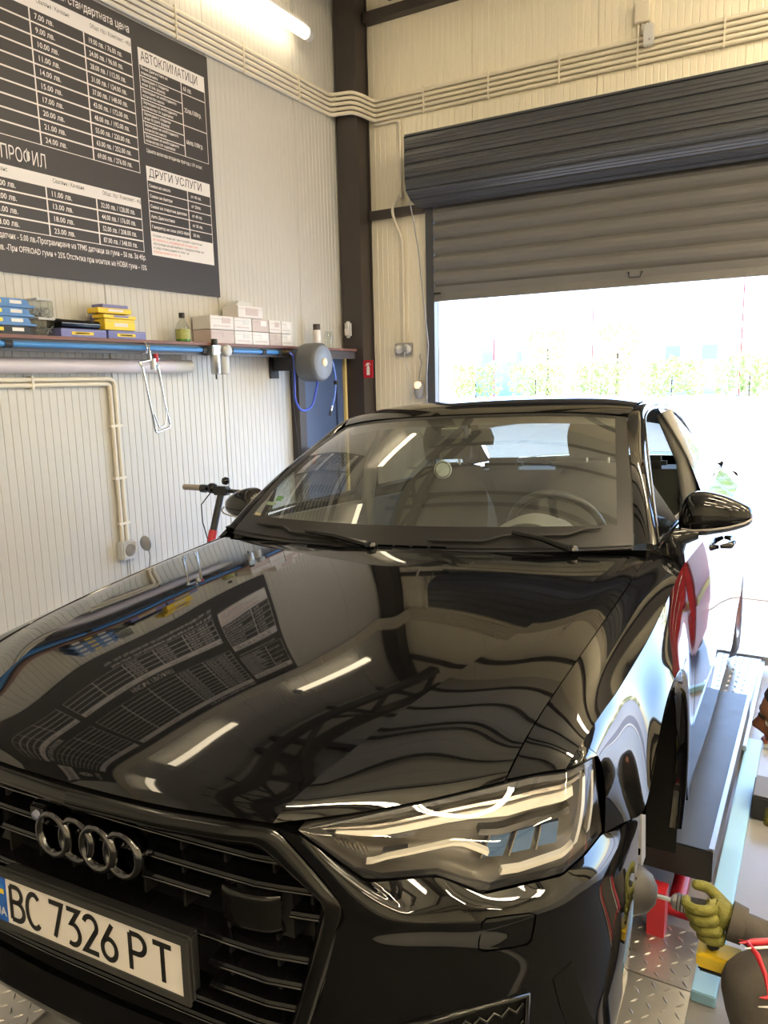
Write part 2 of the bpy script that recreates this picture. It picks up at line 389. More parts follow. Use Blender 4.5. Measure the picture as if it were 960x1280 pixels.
# ------------------------------------------------------------------ shutters
def door(x0, x1, zb, n, extra=''):
    d = struct(bx('door_%d' % n, (x0-.08, BY-.07, 0), (x0, BY+.02, 3.30), SHUT))     # guide rail, other pieces hang on it
    bx('guide_rail', (x1, BY-.07, 0), (x1+.08, BY+.02, 3.30), SHUT, d)
    z = zb
    # bottom bar
    MB().prism([(BY-.085, z), (BY-.04, z), (BY-.04, z+.125), (BY-.085, z+.125), (BY-.075, z+.065)], x0+.005, x1-.005, 'x').build('bottom_bar', SHUT2, d)
    z += .127
    prof = [(0, 0), (-.004, .006), (-.012, .02), (-.026, .05), (-.031, .08), (-.026, .108), (-.010, .128), (0, .1352), (.004, .1352), (.004, .150), (.014, .150), (.014, 0)]
    me = None
    while z < 3.35:
        if me is None:
            s = MB().prism([(BY-.06+a, q) for a, q in prof], x0+.005, x1-.005, 'x').build('slat', SHUT2, d); me = s.data; s.location.z = z
        else:
            s = bpy.data.objects.new('slat', me); COL.objects.link(s); s.parent = d; s.location.z = z
        z += .1352
    # cover box: ribbed horizontal sheets
    X0, X1 = x0-.10, x1+.10
    front = [(6.0, 3.747), (6.0, 3.634), (6.0, 3.521), (6.0, 3.414), (6.02, 3.322), (6.10, 3.262), (6.2, 3.236), (6.33, 3.232)]
    for i in range(7):
        (ya, za), (yb, zb_) = front[i], front[i+1]
        nn = Vector((0, -(za-zb_), (ya-yb))).normalized()
        if nn.y > 0: nn = -nn
        ps = []
        ribs = (0, .06, .13, .34, .39, .44, .58, .63, .68, .88, .95, 1.0); dep = (-.016, -.016, 0, .002, .006, .002, .002, .006, .002, 0, -.016, -.016)
        for s_, e_ in zip(ribs, dep):
            ps.append((ya+(yb-ya)*s_+nn.y*e_, za+(zb_-za)*s_+nn.z*e_))
        k = len(ps); back = [(a-nn.y*.02, c-nn.z*.02) for a, c in ps[::-1]]
        MB().prism(ps+back, X0, X1, 'x').build('cover_sheet', SHUT, d)
    bx('curtain_back', (x0+.01, BY-.045, 3.2), (x1-.01, BY-.04, 3.4), SHUT2, d)
    bx('cover_top', (X0, 6.0, 3.747), (X1, BY-.01, 3.762), SHUT, d)
    for xe in (X0-.004, X1): MB().prism([(BY-.01, 3.747), (BY-.01, 3.24)]+front[::-1], xe, xe+.004, 'x').build('end_plate', SHUT, d)
    xm = -1.35 if n == 1 else (x0+x1)/2
    MB().tube([(xm-.05, BY-.086, zb+.10), (xm-.05, BY-.12, zb+.10), (xm-.04, BY-.12, zb+.06), (xm+.04, BY-.12, zb+.06), (xm+.05, BY-.12, zb+.10), (xm+.05, BY-.086, zb+.10)], .006, 8).build('pull_handle', MATTE, d)
    bx('stop_bracket', (x0+.01, BY-.10, zb+.06), (x0+.07, BY-.075, zb+.075), MATTE, d)
    return d
door(D1[0], D1[1], 2.43, 1); door(D2[0], D2[1], 3.0, 2)
# pull cord of the shutter
tag(MB().tube([(-3.21, 6.10, 3.26), (-3.20, 6.22, 2.9), (-3.16, 6.27, 2.3), (-3.14, 6.28, 2.05), (-3.16, 6.28, 1.8), (-3.165, 6.28, 1.2), (-3.16, 6.28, .8)], .006, 6).build('pull_cord', GREYP), 'thin grey cord hanging from the left end of the shutter box', 'cord')

# ------------------------------------------------------------------ conduit bundle round the corner
cb = thing('conduit_bundle', 'five cream cable conduits running along the left wall and over the shutter', 'conduit', (0, 0, 0))
def arc_path(pts, r=.03):
    """polyline with its corners rounded"""
    out = [Vector(pts[0])]
    for a, b_, c in zip(pts, pts[1:], pts[2:]):
        a, b_, c = Vector(a), Vector(b_), Vector(c); u = (a-b_).normalized(); v = (c-b_).normalized()
        r_ = min(r, (a-b_).length*.45, (c-b_).length*.45); p, q = b_+u*r_, b_+v*r_
        for t in (0, .25, .5, .75, 1): out.append((1-t)**2*p+2*t*(1-t)*b_+t*t*q)
    out.append(Vector(pts[-1])); return out
for i in range(5):
    z = 4.055+.041*i
    pts = [(LX+.02, -5, z+.02), (LX+.02, 6.08, z+.02), (-3.78, 6.125, z+.02), (-3.72, 6.16, z), (-3.70, BY-.02, z), (.85, BY-.02, z)]
    if i == 0: pts = [(LX+.02, -5, z+.02), (LX+.02, 6.08, z+.02), (-3.78, 6.125, z+.02), (-3.72, 6.16, z), (-3.70, BY-.02, z), (.85, BY-.02, z)]
    MB().tube(arc_path(pts, .04), .0165, 10).build('conduit', CONDUIT, cb)
clip = MB().box((-.006, -.02, 4.03), (.006, 0, 4.245)).build('clip', CONDUIT, cb)
clip.location = (-3.2, BY-.022, 0)
for xx in (-2.6, -2.0, -1.4, -.8, -.2, .4):
    c = clip.copy(); COL.objects.link(c); c.location.x = xx
for yy in (5.6, 4.9, 4.2, 3.5, 2.8, 2.1):
    c = clip.copy(); COL.objects.link(c); c.location = (LX+.022, yy, .02); c.rotation_euler.z = math.radians(90)

# conduit down to the twin socket
s1 = thing('socket_conduit', 'thin cream conduit dropping beside the shutter to the twin socket', 'conduit', (0, 0, 0))
MB().tube(arc_path([(-3.70, BY-.02, 4.02), (-3.445, BY-.02, 4.02), (-3.445, BY-.02, 3.42), (-3.50, BY-.09, 3.27), (-3.49, BY-.09, 3.2), (-3.44, BY-.02, 3.0), (-3.44, BY-.02, 2.09)], .05), .014, 10).build('conduit', CONDUIT, s1)
MB().tube([(-3.44, BY-.024, 3.42), (-3.44, BY-.024, 3.36)], .018, 10).build('sleeve', CONDUIT, s1)
so = thing('twin_socket', 'grey twin power socket on the cream wall left of the shutter', 'socket', (-3.44, BY, 2.03))
bx('back_box', (-.085, -.05, -.055), (.085, 0, .055), GREYP, so, .006)
for xx in (-.042, .042): MB().lathe([(0, -.075), (.03, -.075), (.04, -.06), (.042, -.045)], (xx, 0, 0), 'y', 20).build('lid', LGREY, so)
bx('plug', (.018, -.10, -.03), (.06, -.075, .03), GREYP, so, .005)
MB().tube([(.04, -.09, -.03), (.04, -.095, -.1), (.06, -.05, -.2), (.075, -.02, -.9), (.08, -.02, -1.9)], .004, 6).build('cable', LGREY, so)
la = thing('inspection_lamp', 'small hand lamp with warm bulb hanging on the cream wall by the shutter', 'lamp', (-3.27, BY-.06, 1.62))
MB().lathe([(0, -.09), (.03, -.085), (.045, -.04), (.048, .02), (.04, .06), (.02, .085), (0, .09)], (0, 0, .04), 'z', 18).build('cage', GREYP, la)
MB().lathe([(0, -.03), (.03, -.02), (.036, .01), (.03, .035), (0, .045)], (0, -.022, .07), 'z', 16).build('bulb', mat('lamp_glow', (1, .55, .3), .3, emit=1.6), la)
MB().tube([(0, 0, .13), (.01, 0, .2), (.03, 0, .28), (.01, 0, .34), (.0, .04, .36)], .006, 8).build('hook', GREYP, la)
jb = thing('junction_box', 'cream junction box above the shutter with conduits below it', 'electrical box', (-1.372, BY, 4.39))
bx('box', (-.055, -.06, -.07), (.055, 0, .07), CONDUIT, jb, .006)
for xx in (-.03, 0, .03): MB().tube([(xx, -.02, -.07), (xx, -.02, -.150)], .012, 8).build('conduit', CONDUIT, jb)
ad = thing('power_adapter', 'small white power adapter hanging below the junction box', 'adapter', (-1.315, BY, 4.215))
bx('body', (-.036, -.095, -.075), (.036, -.048, .075), LGREY, ad, .006); bx('led_dot', (.004, -.0965, -.045), (.016, -.0952, -.03), GREYP, ad)
MB().tube([(0, -.07, .075), (-.004, -.068, .085), (-.008, -.066, .10)], .005, 6).build('cable', GREYP, ad)

# ------------------------------------------------------------------ left wall: shelf, pipes, door
sh = thing('wall_shelf', 'long dark wall shelf with a brown board top along the left wall', 'shelf', (LX, 0, 2.04))
bx('shelf_board', (0, -4, -.02), (.20, 6.12, 0), BROWNW, sh); bx('front_edge', (.165, -4, -.088), (.18, 6.12, -.021), SHELFM, sh)
for yy in (-2.6, -1, .6, 2.2, 3.8, 5.34): bx('bracket', (0.006, yy-.015, -.085), (.165, yy+.015, -.0205), SHELFM, sh)
ap = thing('air_pipe', 'bright blue compressed air pipe along the front of the wall shelf', 'pipe', (LX+.20, 0, 1.988))
for a, b_ in ((-4, 2.58), (2.62, 4.07), (4.37, 4.74), (4.76, 4.93)): MB().tube([(0, a, 0), (0, b_, 0)], .0165, 12).build('pipe_length', BLUEP, ap)
for yy in (2.6, 4.095, 4.365, 4.75, 4.95): MB().tube([(0, yy-.022, 0), (0, yy+.022, 0)], .022, 12).build('coupling', MATTE, ap)
MB().tube([(0, 4.97, 0), (0, 5.06, 0)], .018, 12).build('brass_fitting', mat('brass', (.55, .42, .22), .3, metal=1), ap)
for yy in (1.4, 3.55):
    MB().tube([(-.015, yy, .03), (.02, yy, .03), (.025, yy, 0), (.02, yy, -.03), (-.015, yy, -.03)], .006, 6).build('pipe_clip', CHROME, ap)
fr = thing('filter_regulator', 'steel air filter regulator hanging from the blue pipe', 'regulator', (LX+.21, 4.23, 1.985))
bx('head', (-.03, -.10, -.03), (.045, .10, .035), STEEL, fr, .008)
for yy, m_ in ((-.045, STEEL), (.045, LGREY)):
    MB().lathe([(0, -.165), (.03, -.165), (.036, -.155), (.036, -.03)], (.01, yy, 0), 'z', 16).build('bowl', m_, fr)
MB().lathe([(0, .02), (.034, .02), (.04, .01), (.04, -.005), (.03, -.012)], (.055, .03, .0), 'x', 20).build('gauge', LGREY, fr)
MB().tube([(.01, -.045, .03), (.01, -.045, .08)], .022, 12).build('knob', MATTE, fr); MB().tube([(.01, -.045, -.165), (.01, -.045, -.2)], .006, 8).build('drain', MATTE, fr)
pt = thing('plastic_tube', 'long pale lilac plastic tube mounted under the wall shelf', 'tube', (LX+.055, 0, 1.88))
MB().tube([(0, -3, 0), (0, 3.93, 0)], .045, 18).build('tube', TUBEP, pt); MB().tube([(0, 3.9305, 0), (0, 4.10, 0)], .043, 18).build('end_piece', LGREY, pt)
for yy in (1.0, 2.4, 3.5): bx('saddle', (-.054, yy-.01, -.02), (-.04, yy+.01, .02), GREYP, pt)
rc = thing('socket_riser', 'cream conduit pair coming along the left wall and down to a socket', 'conduit', (LX+.02, 0, 0))
MB().tube(arc_path([(0, -2, 1.80), (0, 3.445, 1.80), (0, 3.445, .74)], .05), .014, 10).build('conduit', CONDUIT, rc)
MB().tube(arc_path([(0, -2, 1.768), (0, 3.405, 1.768), (0, 3.405, .74)], .03), .014, 10).build('conduit', CONDUIT, rc)
for zz in (1.5, 1.16, .86): bx('clip', (-.018, 3.38, zz-.008), (.016, 3.47, zz+.008), CONDUIT, rc)
for yy in (1.6, 2.85): bx('clip', (-.018, yy-.008, 1.745), (.016, yy+.008, 1.822), CONDUIT, rc)
ws = thing('wall_socket', 'grey wall socket with its round lid open low on the left wall', 'socket', (LX, 3.425, .68))
bx('box', (.002, -.06, -.06), (.065, .06, .06), LGREY, ws, .008); MB().lathe([(0, .075), (.036, .074), (.042, .064)], (0, 0, 0), 'x', 20).build('socket_face', GREYP, ws)
MB().lathe([(0, .012), (.045, .010), (.052, 0), (.045, -.008), (0, -.01)], (.12, .085, .035), 'y', 20).build('lid', GREYP, ws)
MB().tube([(.1, .12, .0), (.11, .125, -.06), (.08, .12, -.25), (.04, .1, -.6)], .005, 6).build('cable', GREYP, ws); MB().tube([(.05, 0, -.06), (.05, 0, -.3), (.03, .0, -.65)], .005, 6).build('cable', GREYP, ws)

hf = thing('wire_hanger', 'bent chrome wire rack hanging from the shelf edge', 'rack', (LX+.25, 3.55, 1.9))
MB().tube([(-.02, -.02, .10), (.015, -.02, .10), (.02, -.02, .05), (.02, -.02, .01)], .007, 8).build('hook', CHROME, hf)
MB().tube(arc_path([(.02, .05, .02), (.02, -.12, -.005), (.03, -.10, -.03), (.03, -.03, -.45), (.03, .10, -.42), (.03, .02, -.03), (.03, .0, .0)], .02), .0075, 8).build('outer_wire', CHROME, hf)
MB().tube(arc_path([(.045, .02, -.02), (.045, .06, -.33), (.045, .045, -.40), (.045, -.01, -.42), (.045, -.045, -.33)], .02), .005, 8).build('inner_wire', CHROME, hf)
MB().tube([(.02, .03, .0), (.02, .03, .05)], .014, 10).build('red_grip', REDM, hf); MB().tube([(.02, .0, -.05), (.02, .0, .02)], .02, 10).build('clamp', STEEL, hf)

dr = struct(bx('door_3', (LX+.004, 5.44, .02), (LX+.03, 6.14, 1.985), DOORB))
m2 = MB()
for a, b_ in (((.031, 5.44, .02), (.05, 5.60, 1.985)), ((.031, 6.0, .02), (.05, 6.14, 1.985)), ((.031, 5.6, 1.78), (.05, 6.0, 1.985)), ((.031, 5.6, .02), (.05, 6.0, .25)), ((.031, 5.6, .95), (.05, 6.0, 1.1))):
    bx('door_rail', (LX+a[0]-.0005, a[1], a[2]), (LX+b_[0], b_[1], b_[2]), DOORB, dr)
bx('foam_seal', (LX+.0505, 6.10, .3), (LX+.075, 6.135, 1.96), FOAM, dr); bx('foam_seal', (LX+.0505, 5.62, 1.955), (LX+.065, 6.10, 1.968), LGREY, dr)
bx('handle_plate', (LX+.0505, 6.02, .95), (LX+.06, 6.06, 1.15), CHROME, dr); MB().tube([(LX+.06, 6.04, 1.08), (LX+.1, 6.04, 1.08), (LX+.1, 5.93, 1.08)], .008, 8).build('handle', CHROME, dr)
struct(bx('trim_4', (LX+.003, 5.345, 0), (LX+.09, 5.437, 1.95), STEEL_BR)); struct(bx('trim_5', (LX+.003, 6.142, 0), (LX+.05, 6.158, 1.95), STEEL_BR))
struct(bx('trim_6', (LX+.004, 5.44, 1.987), (LX+.06, 6.14, 2.018), SHUT))

# hose reel
hr = thing('hose_reel', 'round charcoal air hose reel with blue hose mounted below the shelf end', 'hose reel', (LX+.36, 5.20, 1.905))
MB().lathe([(0, .10), (.055, .10), (.06, .095), (.14, .085), (.152, .07), (.155, .03), (.155, -.06), (.148, -.09), (0, -.1)], (0, 0, 0), 'x', 36).build('drum_case', REEL, hr)
MB().lathe([(0, .104), (.125, .0975), (.135, .09)], (0, 0, 0), 'x', 36).build('side_disc', mat('reel_disc', (.17, .18, .20), .4), hr)
MB().lathe([(0, .112), (.032, .110), (.036, .103)], (0, 0, 0), 'x', 20).build('hub_badge', mat('badge_cream', (.68, .60, .40), .5), hr)
bx('wall_bracket', (-.33, -.12, -.06), (-.09, -.05, .06), MATTE, hr, .008); bx('wall_plate', (-.352, -.14, -.12), (-.34, -.03, .12), MATTE, hr)
bx('outlet', (.0, .12, .03), (.06, .175, .075), MATTE, hr, .006)
MB().tube(arc_path([(-.14, -.14, .083), (-.12, -.115, .06), (-.115, -.115, -.1), (-.115, -.13, -.3), (-.1, -.06, -.40), (-.08, .07, -.36), (-.06, .10, -.22), (-.03, .09, -.13)], .08), .0095, 10).build('feed_hose', BLUEH, hr)
MB().tube(arc_path([(.03, .17, .05), (.03, .23, 0), (.03, .27, -.14), (.03, .24, -.28), (.03, .19, -.37)], .08), .0085, 10).build('outlet_hose', mat('pale_blue_hose', (.12, .22, .62), .35), hr)
MB().lathe([(0, -.022), (.018, -.016), (.022, 0), (.018, .016), (0, .022)], (.03, .268, -.165), 'z', 14).build('stop_ball', MATTE, hr)
MB().tube([(.03, .195, -.36), (.03, .175, -.40)], .010, 10).build('connector', CHROME, hr); MB().tube([(.03, .175, -.40), (.03, .158, -.435)], .012, 10).build('connector_collar', MATTE, hr)
tag(MB().tube([(LX+.13, 5.2, 1.85), (LX+.10, 5.24, 1.6), (LX+.09, 5.3, 1.2), (LX+.09, 5.35, .5)], .006, 6).build('black_cable', MATTE), 'thin black cable hanging beside the slate blue door', 'cable')

# signs, detector
ds = thing('motion_detector', 'small white motion detector on the corner column', 'detector', (-3.86, 6.155, 2.22))
MB().box((-.065, -.05, -.075), (-.0, 0, .075)).build('body', LGREY, ds, .018, 3); MB().box((-.057, -.054, -.055), (-.008, -.046, .01)).build('lens', WHITE, ds, .006)
fs = thing('fire_sign', 'red fire extinguisher sign fixed to the corner column', 'sign', (-3.70, 6.15, 1.855))
bx('plate', (-.05, 0, -.08), (.05, .008, .08), REDM, fs); 
MB().prism([(-.016, -.055), (.016, -.055), (.018, .01), (.012, .03), (.006, .034), (.006, .045), (.022, .05), (.02, .056), (-.012, .056), (-.03, .03), (-.026, .026), (-.012, .042), (-.008, .03), (-.016, .012)], -.002, -.0003, 'y').build('extinguisher_symbol', WHITE, fs)
MB().prism([(.022, .048), (.03, .04), (.027, .034), (.019, .044)], -.002, -.0003, 'y').build('flame_symbol', WHITE, fs)
# ================================================================== THE CAR (own axes: x to its left side, y towards its tail, z up)
CP = (1.174, -.900, 1.333); CA = (-.02908, -.06257, -.01109)
RCar = cam_rot(YAW+CA[0], PITCH+CA[1], ROLL+CA[2])
Mw = R.T @ RCar; Tw = np.array([0, 0, CAM_Z])-Mw@np.array(CP)
car = thing('car', 'glossy black sedan with ring emblem and white number plate raised on a lift', 'car')
car.matrix_world = Matrix([[*Mw[i], Tw[i]] for i in range(3)]+[[0, 0, 0, 1]])
CARW = car.matrix_world.copy()
UP = (0, 0, 1); OUTL = (1, 0, 0); FRONT = (0, -1, 0)

# ---- hood
c0 = [(0, .005, .700), (0, .032, .724), (0, .12, .763), (0, .32, .818), (0, .60, .868), (0, .92, .916), (0, 1.225, .953)]
c1 = [(.22, .016, .698), (.223, .042, .722), (.235, .13, .760), (.257, .325, .815), (.29, .60, .865), (.325, .92, .912), (.36, 1.25, .951)]
c2 = [(.44, .040, .703), (.449, .066, .722), (.474, .15, .750), (.53, .325, .802), (.600, .58, .848), (.683, .95, .894), (.742, 1.36, .940)]
c3 = [(.60, .165, .708), (.605, .19, .724), (.622, .26, .758), (.66, .41, .808), (.70, .66, .850), (.745, .99, .893), (.772, 1.378, .936)]
c4 = [(.748, .285, .728), (.752, .31, .745), (.758, .37, .771), (.769, .52, .809), (.781, .74, .846), (.792, 1.07, .892), (.797, 1.395, .930)]
mid = [[tuple(mirx(c2[j])), tuple(mirx(c1[j])), c0[j], c1[j], c2[j]] for j in range(7)]
lat = [[c2[j], c3[j], c4[j]] for j in range(7)]
GL = surf(lat, 16, 60); GM = surf(mid, 48, 60)
GM[:, -1] = GL[:, 0]; GM[:, 0] = mirx(GL[:, 0])
hood = panel('hood', [GM, GL, mirx(GL)], PAINT, car, ['n', 'ne', 'ne'], .02, out=UP)

# ---- fenders
ft = [[(.7512, .290, .730), (.80, .318, .739), (.838, .342, .742)],
      [(.7612, .370, .772), (.808, .387, .771), (.849, .402, .763)],
      [(.7740, .55, .816), (.818, .555, .804), (.862, .56, .783)],
      [(.7852, .76, .851), (.828, .765, .832), (.872, .77, .803)],
      [(.7952, 1.07, .893), (.838, 1.07, .870), (.881, 1.07, .838)],
      [(.8000, 1.30, .921), (.843, 1.30, .904), (.887, 1.30, .877)],
      [(.8015, 1.448, .938), (.846, 1.448, .926), (.890, 1.448, .902)]]
fs_ = [[(.849, .402, .763), (.8738, .425, .739), (.884, .441, .665), (.8825, .439, .587)],
       [(.860, .54, .780), (.879, .53, .745), (.900, .515, .665), (.915, .515, .583)],
       [(.866, .60, .787), (.886, .60, .748), (.910, .597, .655), (.929, .590, .578)],
       [(.871, .73, .797), (.892, .73, .768), (.918, .728, .727), (.937, .7275, .690)],
       [(.877, .925, .815), (.898, .925, .791), (.925, .925, .763), (.941, .925, .740)],
       [(.882, 1.12, .843), (.902, 1.12, .803), (.926, 1.12, .743), (.938, 1.1225, .690)],
       [(.886, 1.27, .871), (.906, 1.268, .80), (.926, 1.267, .67), (.932, 1.267, .545)],
       [(.888, 1.36, .888), (.908, 1.35, .79), (.925, 1.335, .60), (.924, 1.32, .345)],
       [(.890, 1.448, .902), (.909, 1.448, .79), (.927, 1.448, .58), (.914, 1.42, .20)]]
F1 = surf(ft, 14, 50); F2 = surf(fs_, 20, 70)
# small corner of the fender between its ridge and the top of the headlight
ct = np.stack([curve([(.838, .342, .742), (.8445, .372, .7535), (.849, .402, .763)], 8), curve([(.850, .356, .7445), (.8575, .383, .7515), (.8620, .413, .752)], 8), curve([(.8595, .370, .7440), (.866, .393, .7435), (.8738, .425, .739)], 8)])
ct[1] += np.array([.001, 0, .001]); F3 = np.stack([nspl(np.array([0, .5, 1]), ct[:, i], np.linspace(0, 1, 6)) for i in range(8)], 1)
arch_c = (.925, .345)
for s_, G_ in (('l', lambda g: g), ('r', mirx)):
    fen = panel('fender', [G_(F1), G_(F2), G_(F3)], PAINT, car, ['nw', 's', ''], .014, out=OUTL if s_ == 'l' else (-1, 0, 0))
    sg = 1 if s_ == 'l' else -1
    # rolled arch lip and felt liner
    lip = []; inn = []; deep = []
    for k in range(36):
        a = math.radians(33+k*(205-33)/35); ca, sa = math.cos(a), math.sin(a)
        xo = nspl(np.array([33, 60, 90, 120, 150, 180, 205.]), np.array([[.928], [.937], [.941], [.938], [.932], [.925], [.914]]), np.array([33+k*(205-33)/35]))[0, 0]
        lip.append((sg*(xo+.001), arch_c[0]-.3945*ca, arch_c[1]+.3945*sa)); inn.append((sg*(xo-.003), arch_c[0]-.368*ca, arch_c[1]+.368*sa))
        deep.append((sg*(xo-.03), arch_c[0]-.362*ca, arch_c[1]+.362*sa))
    mb = MB(); n_ = 36
    mb.add(lip+inn+deep, [(i, i+1, n_+i+1, n_+i) for i in range(n_-1)]+[(n_+i, n_+i+1, 2*n_+i+1, 2*n_+i) for i in range(n_-1)], True)
    mb.build('arch_lip', PAINT, car)
    ln = MB(); ring = [(arch_c[0]-.366*math.cos(math.radians(a)), arch_c[1]+.366*math.sin(math.radians(a))) for a in range(-10, 216, 9)]; k = len(ring)
    ln.add([(sg*.905, a, b_) for a, b_ in ring]+[(sg*.60, a, b_) for a, b_ in ring], [(i, i+1, k+i+1, k+i) for i in range(k-1)], True)
    ln.add([(sg*.60, a, b_) for a, b_ in ring], [tuple(range(k))])
    ln.build('wheel_arch_liner', LINER, car)

# ---- headlights
ht = [(.482, .048, .6955), (.60, .160, .703), (.745, .279, .722), (.80, .312, .734), (.838, .336, .737), (.859, .370, .742), (.871, .417, .737)]
hb = [(.486, .052, .690), (.575, .100, .606), (.68, .155, .613), (.745, .180, .585), (.848, .280, .588), (.868, .36, .588), (.880, .432, .592)]
HT = curve(ht, 60); HB = curve(hb, 60, True)
LENS = np.stack([HT*(1-t)+HB*t for t in np.linspace(0, 1, 14)])
ctr = np.array([.3, .7, .6])
for j, t in enumerate(np.linspace(0, 1, 14)):
    b_ = .018*math.sin(math.pi*t)
    d = LENS[j]-ctr; d[:, 2] *= .3; d /= np.linalg.norm(d, axis=1, keepdims=True); wgt = np.sin(np.linspace(0, math.pi, 60))[:, None]**.6
    LENS[j] += d*b_*wgt
def lens_pt(u, v, dep=0):
    """point inside the lamp: u along, v top(0) to bottom(1), dep behind the lens"""
    i = u*59; j = v*13; i0 = min(int(i), 58); j0 = min(int(j), 12); a, b_ = i-i0, j-j0
    p = LENS[j0, i0]*(1-a)*(1-b_)+LENS[j0, i0+1]*a*(1-b_)+LENS[j0+1, i0]*(1-a)*b_+LENS[j0+1, i0+1]*a*b_
    return p+np.array([-.45, .86, -.12])*dep
HOUSING = mat('headlamp_housing', (.20, .185, .165), .35, metal=.5); HOUS2 = mat('headlamp_bezel', (.33, .30, .27), .25, metal=.8)
DRL = mat('light_guide', (.80, .76, .68), .3); PROJ = glass('projector_lens', (.55, .6, .62), 3.0); LBLK = mat('lamp_black', (.02, .02, .022), .3)
def strip(mb, pts, wv, dep0, dep1):
    """bar following the lens at depth, pts in (u,v); wv half height in v"""
    n = len(pts); A = []
    for (u, v) in pts: A.append([lens_pt(u, max(0, v-wv), dep0), lens_pt(u, min(1, v+wv), dep0), lens_pt(u, min(1, v+wv), dep1), lens_pt(u, max(0, v-wv), dep1)])
    vs = [p for r_ in A for p in r_]; fs2 = []
    for i in range(n-1):
        for k in range(4): fs2.append((i*4+k, i*4+(k+1) % 4, (i+1)*4+(k+1) % 4, (i+1)*4+k))
    fs2 += [(0, 3, 2, 1), tuple((n-1)*4+k for k in range(4))]
    mb.add(vs, fs2)
def lerp_pts(*p, n=14):
    q = curve(np.array([(a, b_, 0) for a, b_ in p]), n, True); return [(a, b_) for a, b_, _ in q]
for sg in (1, -1):
    hl = bpy.data.objects.new('headlight', None); COL.objects.link(hl); hl.parent = car; hl['label'] = 'angular clear-lens headlight'
    S_ = np.array([sg, 1, 1])
    def fin(mb, name, m): mb.v = [(sg*x, y, z) for x, y, z in mb.v]; return mb.build(name, m, hl)
    mb = MB(); mb.add(LENS.reshape(-1, 3), grid_faces(14, 60), True); fin(mb, 'lens', GLASS_L)
    # bowl
    bowl = np.stack([[lens_pt(u, v, .085 if 0 < v < 1 and 0 < u < 1 else .004) for u in np.linspace(0, 1, 40)] for v in np.linspace(0, 1, 10)])
    mb = MB(); mb.add(bowl.reshape(-1, 3), grid_faces(10, 40), True); fin(mb, 'reflector_bowl', HOUSING)
    mb = MB(); strip(mb, lerp_pts((.03, .03), (.97, .03)), .028, .001, .01); strip(mb, lerp_pts((.03, .97), (.5, .97), (.97, .97)), .026, .001, .012); fin(mb, 'black_rim', LBLK)
    mb = MB(); strip(mb, lerp_pts((.10, .36), (.40, .30), (.80, .24)), .045, .02, .04); fin(mb, 'daytime_light_bar', DRL)
    mb = MB(); strip(mb, lerp_pts((.06, .24), (.40, .185), (.86, .13)), .018, .014, .03); fin(mb, 'upper_bezel', HOUS2)
    mb = MB(); strip(mb, lerp_pts((.20, .78), (.25, .70), (.42, .60), (.50, .66)), .022, .012, .03); fin(mb, 'lower_light_bar', DRL)
    mb = MB(); strip(mb, lerp_pts((.56, .86), (.62, .88), (.80, .80)), .028, .012, .03); fin(mb, 'corner_light_bar', DRL)
    for q in range(2):
        mb = MB(); u0 = .80+q*.085
        A = [lens_pt(u0+.07*(1-t)+.0, .16+.64*t, .012) for t in np.linspace(0, 1, 8)]; B_ = [lens_pt(u0+.025+.07*(1-t), .16+.64*t, .012) for t in np.linspace(0, 1, 8)]
        C_ = [p+np.array([-.01, .02, 0]) for p in B_]; D_ = [p+np.array([-.01, .02, 0]) for p in A]
        vs = [p for r_ in zip(A, B_, C_, D_) for p in r_]
        mb.add(vs, [(i*4+k, i*4+(k+1) % 4, i*4+4+(k+1) % 4, i*4+4+k) for i in range(7) for k in range(4)]); fin(mb, 'vertical_light_bar', DRL)
    # projector modules
    for q in range(3):
        u0 = .50+q*.085; mb = MB()
        a = [lens_pt(u0, .56-.01*q, .045), lens_pt(u0+.065, .55-.01*q, .045), lens_pt(u0+.065, .78-.01*q, .045), lens_pt(u0, .78-.01*q, .045)]
        c = [p+np.array([-.012, .024, 0]) for p in a]
        mb.add(a+c, [(0, 1, 2, 3), (0, 4, 5, 1), (1, 5, 6, 2), (2, 6, 7, 3), (3, 7, 4, 0)]); fin(mb, 'projector', mat('projector_blue', (.10, .20, .42), .08, metal=.6))
        mb = MB(); strip(mb, lerp_pts((u0-.004, .66), (u0+.0, .66), n=3), .12, .040, .05); fin(mb, 'projector_edge', HOUS2)
    mb = MB(); strip(mb, lerp_pts((.46, .50), (.78, .42)), .03, .03, .06); fin(mb, 'module_shelf', LBLK)
    mb = MB(); strip(mb, lerp_pts((.24, .44), (.30, .43), n=3), .05, .03, .06); strip(mb, lerp_pts((.24, .78), (.30, .77), n=3), .07, .04, .06); fin(mb, 'inner_block', LBLK)
    for q in range(7):
        mb = MB(); strip(mb, lerp_pts((.10+q*.014, .56), (.115+q*.014, .68), n=3), .012, .02, .035); fin(mb, 'reflector_rib', HOUS2)

